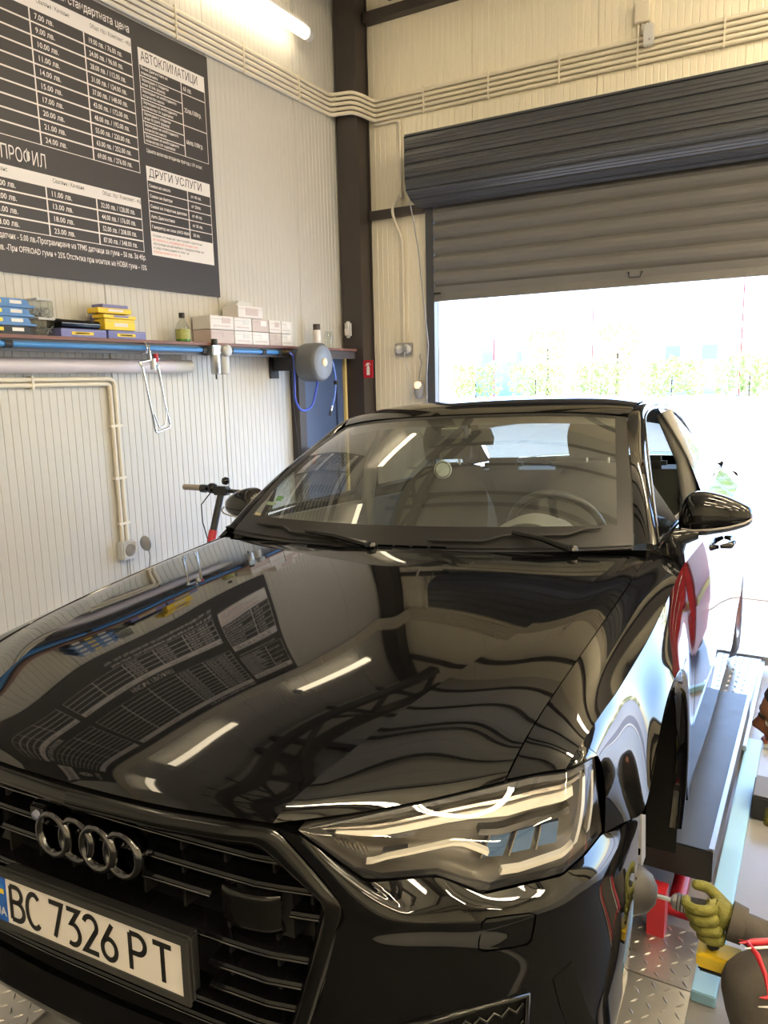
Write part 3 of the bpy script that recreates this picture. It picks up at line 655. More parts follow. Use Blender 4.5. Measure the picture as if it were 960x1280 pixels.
# ---- front bumper
g_edge = [(.446, .042, .694), (.548, .064, .578), (.536, .060, .528), (.518, .056, .45), (.490, .052, .36), (.455, .048, .27), (.425, .03, .19), (.40, .06, .14)]
br = [[(.62, .084, .560), (.70, .128, .554), (.77, .174, .548), (.86, .278, .548), (.900, .413, .545), (.918, .598, .540)],
      [(.60, .086, .515), (.69, .133, .51), (.77, .183, .505), (.86, .284, .50), (.903, .42, .495), (.914, .582, .49)],
      [(.60, .088, .445), (.69, .135, .44), (.77, .186, .44), (.86, .286, .44), (.905, .42, .43), (.911, .572, .42)],
      [(.59, .086, .355), (.69, .136, .35), (.77, .187, .35), (.86, .288, .35), (.904, .42, .34), (.908, .568, .33)],
      [(.57, .080, .26), (.68, .130, .26), (.77, .183, .26), (.855, .288, .26), (.897, .42, .25), (.90, .57, .24)],
      [(.56, .060, .185), (.68, .108, .185), (.77, .168, .185), (.85, .278, .185), (.89, .42, .18), (.893, .58, .18)],
      [(.55, .085, .14), (.67, .125, .14), (.76, .18, .14), (.84, .285, .14), (.875, .42, .14), (.88, .60, .14)]]
NU = 64
row0 = np.concatenate([[g_edge[0]], HB+np.array([0, -.001, -.004]), [(.900, .475, .579), (.920, .555, .5755)]])
r0 = curve(row0, NU, True)
rest = [curve([g]+r_, NU) for g, r_ in zip(g_edge[1:], br)]
net = np.stack([r0]+rest)
tv = np.array([0, .098, .196, .348, .543, .739, .902, 1.0])
BUMP = np.stack([nspl(tv, net[:, i], np.linspace(0, 1, 56)) for i in range(NU)], 1)
lowc = [[(-.425, .03, .19), (-.2, .016, .195), (0, .012, .196), (.2, .016, .195), (.425, .03, .19)], [(-.42, .045, .165), (-.2, .03, .165), (0, .026, .165), (.2, .03, .165), (.42, .045, .165)],
        [(-.40, .06, .14), (-.2, .05, .14), (0, .046, .14), (.2, .05, .14), (.40, .06, .14)]]
LOWC = surf(lowc, 40, 8)
lowd = [[(-.455, .042, .27), (-.2, .020, .27), (0, .015, .27), (.2, .020, .27), (.455, .042, .27)], [(-.44, .036, .23), (-.2, .020, .235), (0, .016, .235), (.2, .020, .235), (.44, .036, .23)], lowc[0]]
LOWD = surf(lowd, 40, 8)
panel('front_bumper', [BUMP, mirx(BUMP), LOWC, LOWD], PAINT, car, ['ne', 'ne', 's', 'n'], .014, out=FRONT)
def bump_pt(x, z, off=0):
    G = BUMP.reshape(-1, 3); d = (G[:, 0]-x)**2+(G[:, 2]-z)**2; k = np.argsort(d)[:4]; wgt = 1/(d[k]+1e-6); p = (G[k]*wgt[:, None]).sum(0)/wgt.sum()
    return np.array([x, p[1], z])+np.array([.45, -.89, 0])*off
def bump_patch(name, quad, m, off, n=10, rim=None, sg=1):
    """a plate lying on the bumper skin; quad = 4 (x,z) corners"""
    q = np.array(quad, float); G = np.zeros((n, n, 3))
    for j, t in enumerate(np.linspace(0, 1, n)):
        for i, s in enumerate(np.linspace(0, 1, n)):
            a = q[0]*(1-s)+q[1]*s; b_ = q[3]*(1-s)+q[2]*s; c = a*(1-t)+b_*t; G[j, i] = bump_pt(c[0], c[1], off)
    if sg < 0: G = mirx(G)
    return panel(name, G, m, car, 'nsew', .012, out=FRONT)
def rounded(q, r=.12, k=4):
    return q
GAP = mat('panel_gap', (.001, .001, .001), .9, spec=0)
for sg in (1, -1):
    # headlamp washer cover
    W = [(.752, .557), (.842, .592), (.834, .528), (.738, .474)]
    pts = [bump_pt(x, z, .0015) for x, z in ((.757, .553), (.785, .552), (.813, .548), (.820, .543), (.819, .532), (.812, .496), (.806, .490), (.78, .490), (.748, .491), (.742, .496), (.744, .51), (.751, .547), (.757, .553))]
    tb = MB().tube(pts, .0009, 6); tb.v = [(sg*x, y, z) for x, y, z in tb.v]; tb.build('washer_cover_gap', GAP, car)
    # lower intake: dark recess panel with diagonal bars and frame
    I = [(.545, .345), (.805, .405), (.80, .215), (.50, .20)]
    bump_patch('lower_intake', I, LINER, .002, 12, sg=sg)
    for q in range(6):
        t = (q+.5)/6; a = np.array(I[0])*(1-t)+np.array(I[3])*t; b_ = np.array(I[1])*(1-t)+np.array(I[2])*t
        pp = []
        for s in np.linspace(.02, .98, 27):
            c = a*(1-s)+b_*s; c = c+np.array([0, .006*(1 if int(s*26) % 2 else -1)]); pp.append(bump_pt(c[0], c[1], .006))
        tb = MB().tube(pp, .0035, 6); tb.v = [(sg*x, y, z) for x, y, z in tb.v]; tb.build('intake_bar', GLOSS, car)
    fr_ = [bump_pt(*c, .004) for c in (I[0], ((I[0][0]+I[1][0])/2, (I[0][1]+I[1][1])/2+.004), I[1], I[2], ((I[2][0]+I[3][0])/2, (I[2][1]+I[3][1])/2), I[3], I[0])]
    tb = MB().tube(fr_, .006, 8); tb.v = [(sg*x, y, z) for x, y, z in tb.v]; tb.build('intake_frame', PAINT, car)
    bump_patch('air_curtain_slot', [(.838, .415), (.862, .43), (.892, .22), (.868, .215)], LINER, .002, 8, sg=sg)

# ---- grille
outer = [(0, -.002, .690), (.22, .010, .688), (.38, .028, .692), (.440, .040, .692), (.548, .066, .578), (.550, .068, .566), (.518, .050, .45), (.490, .043, .36), (.455, .045, .27)]
inner = [(0, .006, .648), (.22, .018, .647), (.36, .034, .650), (.400, .046, .650), (.507, .066, .572), (.508, .068, .558), (.480, .056, .45), (.453, .050, .36), (.418, .050, .275)]
def polyround(P, n=70, r=.02):
    P = arc_path(P, r); return curve(np.array([tuple(p) for p in P]), n, True)
OUTC, INNC = polyround(outer, 90, .018), polyround(inner, 90, .022)
MIDC = (OUTC+INNC)/2+np.array([0, -.012, 0]); BACK = INNC+np.array([0, .05, 0])*1.0; BACK[:, 0] -= .004
for sg in (1, -1):
    G = np.stack([nspl(np.array([0, .45, 1]), np.stack([OUTC[i], MIDC[i], INNC[i]]), np.linspace(0, 1, 8)) for i in range(90)], 1)
    G = np.concatenate([OUTC[None]+np.array([0, .03, 0]), G, BACK[None]])
    if sg < 0: G = mirx(G)
    panel('grille_frame', G, GLOSS, car)
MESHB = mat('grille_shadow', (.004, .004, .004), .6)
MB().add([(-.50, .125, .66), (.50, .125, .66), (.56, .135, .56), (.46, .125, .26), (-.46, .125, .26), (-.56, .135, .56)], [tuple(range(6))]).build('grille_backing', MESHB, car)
def slat_half_width(z):
    zz = INNC[::-1, 2]; xx = INNC[::-1, 0]
    k = INNC[:, 2]; best = [INNC[i, 0] for i in range(90) if abs(k[i]-z) < .012 and INNC[i, 0] > .3]
    return max(best) if best else .40
SLAT = mat('slat_gloss_black', (.005, .005, .006), .14)
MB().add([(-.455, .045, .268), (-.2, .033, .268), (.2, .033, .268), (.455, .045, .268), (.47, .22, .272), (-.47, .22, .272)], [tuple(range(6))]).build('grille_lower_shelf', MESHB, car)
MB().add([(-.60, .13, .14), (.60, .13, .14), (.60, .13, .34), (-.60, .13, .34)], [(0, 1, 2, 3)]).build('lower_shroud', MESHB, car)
def slat_bar(x0, x1, z, name='slat'):
    """bar with a bright front edge; bends back towards its end"""
    xs = np.linspace(x0, x1, 24); vs = []
    for x in xs:
        ax = abs(x); yb = .056+.10*max(0, ax-.10)**2*.8+.16*max(0, ax-.395); kz = z-.015*(max(0, ax-.1)/.3)*0
        vs += [(x, yb-.008, kz-.003), (x, yb-.004, kz+.004), (x, yb+.045, kz+.008), (x, yb+.045, kz-.012), (x, yb, kz-.008)]
    n = len(xs); f = [(i*5+k, i*5+(k+1) % 5, i*5+5+(k+1) % 5, i*5+5+k) for i in range(n-1) for k in range(5)]+[(0, 1, 2, 3, 4), tuple((n-1)*5+k for k in (4, 3, 2, 1, 0))]
    sl_ = MB().add(vs, f, False).build(name, SLAT, car)
    MB().tube([vs[i*5] for i in range(n)], .0028, 6).build('slat_edge', CHROME_D, sl_)
    return sl_
ZS = [.622, .574, .530, .450, .401, .358, .318, .282]
for i, z in enumerate(ZS):
    hw = slat_half_width(z)+.01
    if i < 2: slat_bar(-hw, hw, z)
    elif i == 2: slat_bar(-.285, .285, z); slat_bar(.445, hw, z); slat_bar(-hw, -.445, z)
    elif i == 3: slat_bar(-hw, hw, z)
    elif i > 5: slat_bar(-hw, hw, z)
    else: slat_bar(.272, hw, z); slat_bar(-hw, -.272, z)
for x in (-.47, -.40, -.30, -.20, -.10, 0, .10, .20, .30, .40, .47):
    bx('grille_rib', (x-.003, .075+.3*max(0, abs(x)-.2)**2, .30 if abs(x) > .27 else .47), (x+.003, .115, .645 if abs(x) < .38 else .60), MESHB, car)
for sg in (1, -1):
    rs = [[(sg*x, y, z) for x, y in ((.312, .052), (.342, .044), (.376, .046), (.406, .054), (.425, .068))] for z in (.558, .555, .528, .497, .482)]
    rs = np.array(rs); rs[0, :, 1] += .010; rs[-1, :, 1] += .012
    panel('radar_cover', surf(rs, 16, 14), GLOSS, car, 'nsew', .03, out=FRONT)
    bx('radar_bracket', (sg*.368-.07, .085, .472), (sg*.368+.07, .12, .568), MATTE, car)
bx('plate_carrier_panel', (-.255, .0205, .345), (.255, .050, .460), MATTE, car, .006)
MB().lathe([(0, -.004), (.008, -.003), (.010, .004)], (-.13, .022, .60), 'y', 14).build('front_camera', mat('camera_lens', (.28, .30, .42), .15), car)
bx('front_camera_housing', (-.155, .025, .58), (-.105, .06, .62), GLOSS, car, .006)

# ---- ring emblem
em = bpy.data.objects.new('ring_emblem', None); COL.objects.link(em); em.parent = car; em['label'] = 'smoked chrome emblem of four linked rings'
for q in range(4):
    xc = (q-1.5)*.0615+.001; R_ = .0410; mb = MB(); n = 40; k = 10
    for i in range(n):
        a = 2*math.pi*i/n
        for j in range(k):
            t = 2*math.pi*j/k; w_, d_ = .0098*math.cos(t), .019*math.sin(t)
            mb.v.append((xc+(R_+w_)*math.cos(a), 0.040+d_+(0.003 if q % 2 else 0), .566+(R_+w_)*math.sin(a)))
    mb.f = [(i*k+j, i*k+(j+1) % k, ((i+1) % n)*k+(j+1) % k, ((i+1) % n)*k+j) for i in range(n) for j in range(k)]; mb.sm = [True]*len(mb.f)
    mb.build('ring', CHROME_D, em)

# ---- number plate
PY = .004
ph_ = bpy.data.objects.new('number_plate', None); COL.objects.link(ph_); ph_.parent = car; ph_['label'] = 'white number plate with black characters in a grey holder'
b4 = MB(); zc = .410
b4.box((-.272, PY, zc-.062), (.272, PY+.016, zc+.060)); b4.build('plate_holder', mat('plate_holder_grey', (.035, .035, .034), .55), ph_, .006)
rim = MB()
for a, c in (((-.272, PY-.005, zc+.049), (.272, PY, zc+.060)), ((-.272, PY-.005, zc-.062), (.272, PY, zc-.049)), ((-.272, PY-.005, zc-.049), (-.258, PY, zc+.049)), ((.258, PY-.005, zc-.049), (.272, PY, zc+.049))): rim.box(a, c)
rim.build('holder_rim', mat('plate_holder_grey', (.035, .035, .034), .55), ph_)
bx('plate', (-.257, PY-.0025, zc-.0485), (.257, PY, zc+.0485), mat('plate_white', (.86, .81, .77), .4), ph_)
bx('country_band', (-.257, PY-.0032, zc-.0485), (-.215, PY-.0024, zc+.0485), mat('plate_blue', (.01, .12, .55), .4), ph_)
bx('flag_top', (-.249, PY-.004, zc+.022), (-.222, PY-.0031, zc+.033), mat('flag_blue', (.03, .20, .60), .4), ph_); bx('flag_bottom', (-.249, PY-.004, zc+.011), (-.222, PY-.0031, zc+.022), CARD_Y, ph_)
def flat_text(s, size, x, y, z, m, name, parent, sx=1, bold=0, align='LEFT'):
    vs, fs3 = text_geo(s, size, align, bold); mb = MB().add([(x+a*sx, y, z+b_) for a, b_, _ in vs], fs3); return mb.build(name, m, parent)
flat_text('UA', .026, -.2525, PY-.0036, zc-.036, WHITE, 'country_code', ph_, .95, .0006)
# characters drawn as stroked lettering
def stroke(pts, xo, name, wd=.0052, closed=False):
    P = [Vector((p[0], p[1])) for p in pts]; P = [p for i, p in enumerate(P) if i == 0 or (p-P[i-1]).length > 1e-5]; n = len(P); L_, R2 = [], []
    for i in range(n):
        a = P[max(0, i-1)]; b_ = P[min(n-1, i+1)]
        if 0 < i < n-1:
            d1 = (P[i]-a).normalized(); d2 = (b_-P[i]).normalized(); d = (d1+d2)
            d = d.normalized() if d.length > 1e-6 else d2; s = 1/max(.45, d.dot(d2))
        else: d = (b_-a).normalized(); s = 1
        nrm = Vector((-d.y, d.x))*wd*s; L_.append(P[i]+nrm); R2.append(P[i]-nrm)
    return [(v.x+xo, v.y) for v in L_]+[(v.x+xo, v.y) for v in R2], [(i, i+1, n+i+1, n+i) for i in range(n-1)]
def arcp(cx, cy, rx, ry, a0, a1, n=14): return [(cx+rx*math.cos(math.radians(a0+(a1-a0)*i/n)), cy+ry*math.sin(math.radians(a0+(a1-a0)*i/n))) for i in range(n+1)]
Hh = .071
GLY = {
 'B': [[(0, 0), (0, Hh)], [(0, Hh), (.017, Hh)]+arcp(.017, Hh*.77, .016, Hh*.23, 90, -90)+[(0, Hh*.54)], [(0, Hh*.54), (.018, Hh*.54)]+arcp(.018, Hh*.27, .019, Hh*.27, 90, -90)+[(0, 0)]],
 'C': [arcp(.021, Hh*.5, .021, Hh*.5, 48, 312, 26)],
 '7': [[(0, Hh), (.036, Hh), (.012, 0)]],
 '3': [[(.001, Hh), (.033, Hh), (.013, Hh*.60)]+arcp(.014, Hh*.30, .020, Hh*.30, 90, -120, 18)],
 '2': [arcp(.018, Hh*.75, .017, Hh*.25, 165, -25, 16)+[(.0, 0), (.037, 0)]],
 '6': [[(.028, Hh)]+arcp(.018, Hh*.29, .018, Hh*.29, 150, 510, 28)],
 'P': [[(0, 0), (0, Hh)], [(0, Hh), (.018, Hh)]+arcp(.018, Hh*.74, .019, Hh*.26, 90, -90)+[(0, Hh*.48)]],
 'T': [[(0, Hh), (.044, Hh)], [(.022, Hh), (.022, 0)]]}
for ch, xo in (('B', -.200), ('C', -.151), ('7', -.084), ('3', -.035), ('2', .012), ('6', .060), ('P', .133), ('T', .190)):
    mb = MB()
    for s in GLY[ch]:
        vs, f2 = stroke(s, xo, ch); mb.add([(a, PY-.0038, zc-.0355+b_) for a, b_ in vs], f2)
    mb.build('plate_character', BLACKP, ph_)

# ---- glasshouse
wsb = [(0, 1.262, .952), (.20, 1.272, .953), (.40, 1.305, .955), (.60, 1.36, .958), (.755, 1.43, .962)]
wst = [(0, 1.945, 1.374), (.16, 1.95, 1.373), (.32, 1.968, 1.370), (.48, 2.005, 1.361), (.615, 2.06, 1.345)]
def full(row): return [tuple(mirx(p)) for p in row[:0:-1]]+list(row)
wsm = [tuple(np.array(a)*.5+np.array(b_)*.5+np.array([.006*a[0], -.022, .030])) for a, b_ in zip(wsb, wst)]
WS = surf([full(wsb), full(wsm), full(wst)], 60, 36)
panel('windscreen', WS, GLASS_W, car, out=UP)
# black ceramic border printed round the windscreen
def off(G, d):
    N = normals(G); N = N*np.sign(N[:, :, 2:3].sum()); return G+N*d
WF = off(WS, .0012)
nv, nu = WF.shape[:2]; mb = MB(); keep = []
for j in range(nv-1):
    for i in range(nu-1):
        t = j/(nv-1); s = abs((i+.5)/(nu-1)-.5)*2
        if t < .11 or t > .955 or s > .925: keep.append((j*nu+i, j*nu+i+1, (j+1)*nu+i+1, (j+1)*nu+i))
mb.add(WF.reshape(-1, 3), keep, True); mb.build('ceramic_border', mat('ceramic_black', (.012, .012, .012), .35), car)
# cowl, wipers
cw = [full([(a[0], a[1]-.04, a[2]-.004) for a in wsb]), full([(a[0], a[1]-.018, a[2]-.012) for a in wsb]), full([(a[0], a[1]+.004, a[2]-.001) for a in wsb])]
panel('cowl_panel', surf(cw, 50, 8), MATTE, car)
for q in range(5):
    x = -.07+q*.06; bx('cowl_vent', (x, 1.228+.02*q/4, .957), (x+.05, 1.240+.02*q/4, .9605), GAP, car)
def wiper(a, b_, piv):
    wp = bpy.data.objects.new('wiper', None); COL.objects.link(wp); wp.parent = car
    N = 14; pts = []
    for i in range(N):
        t = i/(N-1); x = a[0]+(b_[0]-a[0])*t; s = a[1]+(b_[1]-a[1])*t
        ii = (x/.755*.5+.5); r_ = WS[min(35, max(0, int(s*35)))]; k = int(np.argmin(abs(r_[:, 0]-x))); p = r_[k]+np.array([0, -.005, .008]); pts.append(p)
    MB().tube(pts, [.003]+[.005]*(N-2)+[.003], 6).build('blade', MATTE, wp)
    m_ = pts[N//2]; MB().tube([piv, (np.array(piv)*.5+m_*.5)+np.array([0, -.004, .012]), m_+np.array([0, -.004, .010])], [.012, .009, .006], 8).build('arm', GLOSS, wp)
    MB().lathe([(0, .016), (.016, .014), (.019, 0)], piv, 'z', 14).build('pivot_cap', GLOSS, wp)
wiper((.14, .035), (.66, .09), (.60, 1.32, .957)); wiper((-.62, .075), (-.10, .02), (-.03, 1.225, .957))

roof = [[(0, 1.952, 1.381), (.17, 1.957, 1.380), (.33, 1.975, 1.377), (.49, 2.012, 1.369), (.622, 2.066, 1.353)],
        [(0, 2.08, 1.424), (.17, 2.085, 1.422), (.33, 2.095, 1.417), (.50, 2.12, 1.406), (.630, 2.15, 1.388)],
        [(0, 2.42, 1.456), (.17, 2.42, 1.455), (.33, 2.42, 1.450), (.50, 2.42, 1.438), (.632, 2.42, 1.413)],
        [(0, 2.85, 1.452), (.17, 2.85, 1.451), (.33, 2.85, 1.446), (.50, 2.85, 1.434), (.626, 2.85, 1.409)],
        [(0, 3.25, 1.425), (.17, 3.25, 1.424), (.33, 3.25, 1.419), (.48, 3.25, 1.407), (.612, 3.25, 1.380)],
        [(0, 3.60, 1.385), (.17, 3.595, 1.384), (.32, 3.58, 1.378), (.46, 3.55, 1.365), (.590, 3.50, 1.340)]]
ROOF = surf([full(r_) for r_ in roof], 60, 50)
panel('roof', ROOF, PAINT, car, 'n', .012, out=UP)
wedge = [WS[j, -1] for j in range(0, 36, 7)]+[tuple(p[-1]) for p in roof[1:]]
pin = [(.759, 1.432, .962), (.735, 1.57, 1.055), (.690, 1.79, 1.208), (.640, 1.985, 1.318), (.629, 2.10, 1.371), (.633, 2.42, 1.412), (.628, 2.85, 1.408), (.615, 3.25, 1.379), (.595, 3.50, 1.338), (.63, 3.80, 1.20), (.69, 4.12, 1.085)]
pin[1] = tuple(WS[9, -1]+np.array([.004, 0, .002])); pin[2] = tuple(WS[20, -1]+np.array([.004, 0, .002])); pin[3] = tuple(WS[32, -1]+np.array([.004, 0, .002]))
pout = [(.822, 1.46, .955), (.790, 1.58, 1.045), (.738, 1.80, 1.175), (.688, 2.02, 1.310), (.672, 2.12, 1.352), (.664, 2.42, 1.386), (.660, 2.85, 1.384), (.662, 3.20, 1.345), (.685, 3.48, 1.245), (.72, 3.66, 1.150), (.80, 3.90, 1.045)]
PO = curve(pout, 70); PI_ = curve(pin, 70)
for sg in (1, -1):
    f_ = (lambda g: g) if sg > 0 else mirx
    PMm = (PO*.55+PI_*.45); dirv = PO-PI_; dirv /= np.linalg.norm(dirv, axis=1, keepdims=True)
    outv = np.tile(np.array([.6, -.25, .75]), (70, 1)); outv -= dirv*(outv*dirv).sum(1, keepdims=True); PMm = PMm+outv*.012
    G = np.stack([nspl(np.array([0, .5, 1]), np.stack([PI_[i], PMm[i], PO[i]]), np.linspace(0, 1, 9)) for i in range(70)], 1)
    panel('pillar_and_roof_rail', f_(G), PAINT, car, 's', .02, out=UP)
    # trim round the side windows
    tb = MB().tube(f_(PO[:62]+np.array([.001, 0, -.004])), .006, 8); tb.build('window_trim', GLOSS, car)
    belt = [(.822, 1.46, .962), (.838, 1.75, .992), (.842, 2.1, 1.008), (.84, 2.6, 1.022), (.828, 3.1, 1.036), (.812, 3.5, 1.043), (.80, 3.80, 1.046)]
    BT = curve(belt, 70)
    MB().tube(f_(BT), .006, 8).build('belt_trim', CHROME if False else GLOSS, car)
    # side panes: split where the pillars stand
    top = PO+np.array([-.006, 0, -.008]); bot = BT+np.array([-.008, 0, 0])
    def band(y0, y1, m, name, inset=0):
        n = 14; ys = np.linspace(y0, y1, n)
        T = np.stack([[np.interp(yq, top[:, 1], top[:, k]) for k in range(3)] for yq in ys]); B_ = np.stack([[np.interp(yq, bot[:, 1], bot[:, k]) for k in range(3)] for yq in ys])
        G = np.stack([T*(1-t)+B_*t+np.array([.016*math.sin(math.pi*t)-inset, 0, 0]) for t in np.linspace(0, 1, 8)])
        return panel(name, f_(G), m, car, out=(sg, 0, 0))
    if sg < 0: band(1.50, 2.52, GLASS_S, 'front_side_window')
    band(2.62, 3.34, GLASS_D, 'rear_side_window'); band(3.37, 3.82, GLASS_D, 'quarter_window')
    band(2.50, 2.64, GLOSS, 'centre_pillar', -.004); band(3.335, 3.375, GLOSS, 'rear_pillar_strip', -.003)
    # doors
    def side(y0, y1, n=9):
        ys = np.linspace(y0, y1, n); rows = []
        tab = np.array([[1.45, .824, .955, .890, .902, .909, .79, .927, .58, .920, .38, .905, .20], [2.0, .842, .998, .905, .916, .925, .80, .941, .58, .930, .38, .915, .20],
                        [2.6, .842, 1.016, .911, .925, .930, .81, .943, .58, .932, .38, .917, .20], [3.2, .828, 1.032, .908, .936, .929, .82, .942, .60, .933, .38, .917, .20],
                        [3.8, .806, 1.040, .897, .945, .923, .83, .936, .62, .925, .40, .905, .22], [4.4, .775, 1.045, .865, .95, .892, .84, .905, .64, .89, .42, .86, .25], [4.75, .73, 1.045, .80, .95, .825, .84, .838, .64, .82, .42, .79, .28]])
        for yq in ys:
            r_ = [np.interp(yq, tab[:, 0], tab[:, k]) for k in range(1, 13)]
            rows.append([(r_[2*k], yq, r_[2*k+1]) for k in range(6)])
        a_ = np.array(rows); return [surf(a_[:, :2], 4, 20), surf(a_[:, 1:], 18, 20)]
    for nm, y0, y1 in (('front_door', 1.454, 2.578), ('rear_door', 2.584, 3.60), ('rear_quarter_panel', 3.606, 4.75)):
        gs = side(y0, y1); panel(nm, [f_(g) for g in gs], PAINT, car, ['ns', 'ns'], .014, out=(sg, 0, 0))
    for yc in (2.38, 3.42):
        xh = np.interp(yc, [2, 2.6, 3.2, 3.8], [.925, .930, .929, .923])
        mb = MB().tube([(sg*(xh+.0), yc-.10, .835), (sg*(xh+.032), yc-.085, .838), (sg*(xh+.036), yc, .84), (sg*(xh+.032), yc+.085, .842), (sg*(xh), yc+.10, .843)], [.008, .013, .014, .013, .008], 10); mb.build('door_handle', GLOSS, car)
    sl = [[(sg*.905, 1.45, .20), (sg*.915, 2.2, .20), (sg*.917, 3.0, .20), (sg*.905, 3.5, .21)], [(sg*.89, 1.44, .17), (sg*.90, 2.2, .165), (sg*.90, 3.0, .165), (sg*.89, 3.5, .17)], [(sg*.80, 1.42, .15), (sg*.80, 2.2, .15), (sg*.80, 3.0, .15), (sg*.80, 3.5, .15)]]
    panel('side_sill', surf(sl, 30, 10), PAINT, car)

# ---- mirrors
for sg in (1, -1):
    mi = bpy.data.objects.new('door_mirror', None); COL.objects.link(mi); mi.parent = car
    secs = []
    for (x, y, zt, zb, d) in ((.845, 1.72, 1.035, .960, .05), (.862, 1.70, 1.075, .952, .085), (.89, 1.69, 1.096, .952, .11), (.93, 1.69, 1.097, .956, .12), (.98, 1.70, 1.084, .964, .115), (1.02, 1.715, 1.066, .975, .10), (1.05, 1.735, 1.048, .988, .07), (1.061, 1.75, 1.035, 1.0, .03)):
        zc_ = (zt+zb)/2; hh = (zt-zb)/2; ring = []
        for k in range(20):
            a = 2*math.pi*k/20; ca, sa = math.cos(a), math.sin(a)
            yy_ = y+d*.5-d*.62*(abs(ca)**.75)*(1 if ca > 0 else -1)*(1 if ca > 0 else .75); zz_ = zc_+hh*(abs(sa)**.72)*(1 if sa > 0 else -1)
            ring.append((sg*x, yy_, zz_))
        secs.append(ring)
    G = surf(np.array([r_+[r_[0]] for r_ in secs]), 41, 30)
    mb = MB(); mb.add(G.reshape(-1, 3), grid_faces(30, 41), True); mb.add(G[0, :-1], [tuple(range(40))]); mb.add(G[-1, :-1], [tuple(range(40))]); mb.build('mirror_cap', PAINT, mi)
    # lower shell seam and indicator strip
    mb = MB().tube([(sg*x, y, z) for x, y, z in ((.862, 1.652, .985), (.90, 1.634, .983), (.95, 1.636, .987), (1.0, 1.655, .994), (1.04, 1.69, 1.003), (1.06, 1.73, 1.012))], .0035, 6); mb.build('indicator_strip', mat('indicator', (.30, .27, .25), .15), mi)
    mb = MB().tube([(sg*x, y, z) for x, y, z in ((.80, 1.66, .945), (.84, 1.67, .952), (.875, 1.70, .962), (.90, 1.71, .966))], [.035, .032, .028, .022], 12); mb.build('mirror_foot', GLOSS, mi)
    mb = MB().add([(sg*x, 1.772+(1.0-abs(x))*.02, z) for x, z in ((.862, .965), (.86, 1.06), (.89, 1.088), (.97, 1.08), (1.03, 1.05), (1.045, 1.01), (.98, .972))], [tuple(range(7))]); mb.build('mirror_glass', CHROME, mi)
    mb = MB().add([(sg*x, y, z) for x, y, z in ((.812, 1.50, .972), (.835, 1.78, .993), (.762, 1.735, 1.12), (.79, 1.6, 1.045))], [(0, 1, 2, 3)]); mb.build('mirror_sail_panel', GLOSS, mi)

# ---- tail: rear glass, boot lid, rear bumper, lamps
rg = [full([(0, 3.605, 1.383), (.17, 3.60, 1.382), (.32, 3.585, 1.376), (.46, 3.555, 1.363), (.588, 3.51, 1.338)]), full([(0, 3.95, 1.27), (.18, 3.945, 1.268), (.34, 3.93, 1.262), (.50, 3.90, 1.248), (.63, 3.85, 1.215)]), full([(0, 4.31, 1.115), (.2, 4.30, 1.113), (.38, 4.27, 1.108), (.55, 4.21, 1.10), (.69, 4.12, 1.085)])]
panel('rear_window', surf(rg, 40, 20), GLASS_D, car)
bl = [full([(0, 4.315, 1.112), (.2, 4.305, 1.11), (.38, 4.275, 1.105), (.56, 4.215, 1.096), (.75, 4.13, 1.06)]), full([(0, 4.6, 1.10), (.2, 4.6, 1.10), (.38, 4.58, 1.093), (.58, 4.55, 1.08), (.75, 4.5, 1.045)]), full([(0, 4.86, 1.105), (.2, 4.855, 1.103), (.38, 4.84, 1.095), (.58, 4.80, 1.08), (.73, 4.74, 1.045)]), full([(0, 4.90, 1.05), (.2, 4.895, 1.05), (.38, 4.88, 1.04), (.58, 4.84, 1.03), (.75, 4.76, 1.0)]), full([(0, 4.88, .80), (.2, 4.875, .80), (.38, 4.86, .80), (.58, 4.82, .80), (.82, 4.73, .80)])]
panel('boot_lid', surf(bl, 40, 30), PAINT, car)
rb = [full([(0, 4.885, .795), (.3, 4.875, .795), (.6, 4.83, .795), (.825, 4.74, .795)]), full([(0, 4.935, .62), (.3, 4.925, .62), (.6, 4.87, .62), (.84, 4.75, .62)]), full([(0, 4.90, .40), (.3, 4.89, .40), (.6, 4.84, .40), (.82, 4.74, .40)]), full([(0, 4.80, .24), (.3, 4.79, .24), (.6, 4.76, .24), (.79, 4.70, .24)])]
panel('rear_bumper', surf(rb, 40, 20), PAINT, car)
for sg in (1, -1):
    tl = [[(sg*x, y, z) for x, y, z in r_] for r_ in ([(.30, 4.895, .99), (.6, 4.845, .985), (.76, 4.775, .98), (.835, 4.62, .965)], [(.30, 4.90, .95), (.6, 4.85, .935), (.785, 4.765, .92), (.85, 4.62, .90)], [(.30, 4.897, .92), (.6, 4.845, .89), (.79, 4.757, .87), (.852, 4.62, .86)])]
    panel('tail_lamp', surf(tl, 20, 8)+np.array([sg*.006, .008, 0]), mat('tail_lamp_red', (.25, .01, .01), .1, coat=1), car)

# ---- underside and cabin tub
bx('underbody', (-.80, .20, .16), (.80, 4.6, .20), MATTE, car)
MB().box((-.60, .16, .20), (.60, 1.1, .60)).build('engine_bay_block', MESHB, car)
bx('firewall', (-.74, 1.32, .2), (.74, 1.36, .90), MESHB, car)
CAB = mat('cabin_trim_grey', (.19, .186, .175), .6); CABL = mat('cabin_trim_light', (.34, .33, .30), .7); SEATM = mat('seat_leather', (.10, .093, .085), .55)
da = [full([(0, 1.36, .945), (.25, 1.375, .945), (.5, 1.41, .945), (.80, 1.48, .94)]), full([(0, 1.55, .955), (.25, 1.56, .955), (.5, 1.58, .96), (.80, 1.62, .945)]), full([(0, 1.74, .935), (.25, 1.75, .94), (.5, 1.76, .95), (.80, 1.77, .93)]), full([(0, 1.80, .80), (.25, 1.80, .80), (.5, 1.81, .80), (.80, 1.82, .80)]), full([(0, 1.70, .55), (.25, 1.70, .55), (.5, 1.70, .55), (.80, 1.70, .55)])]
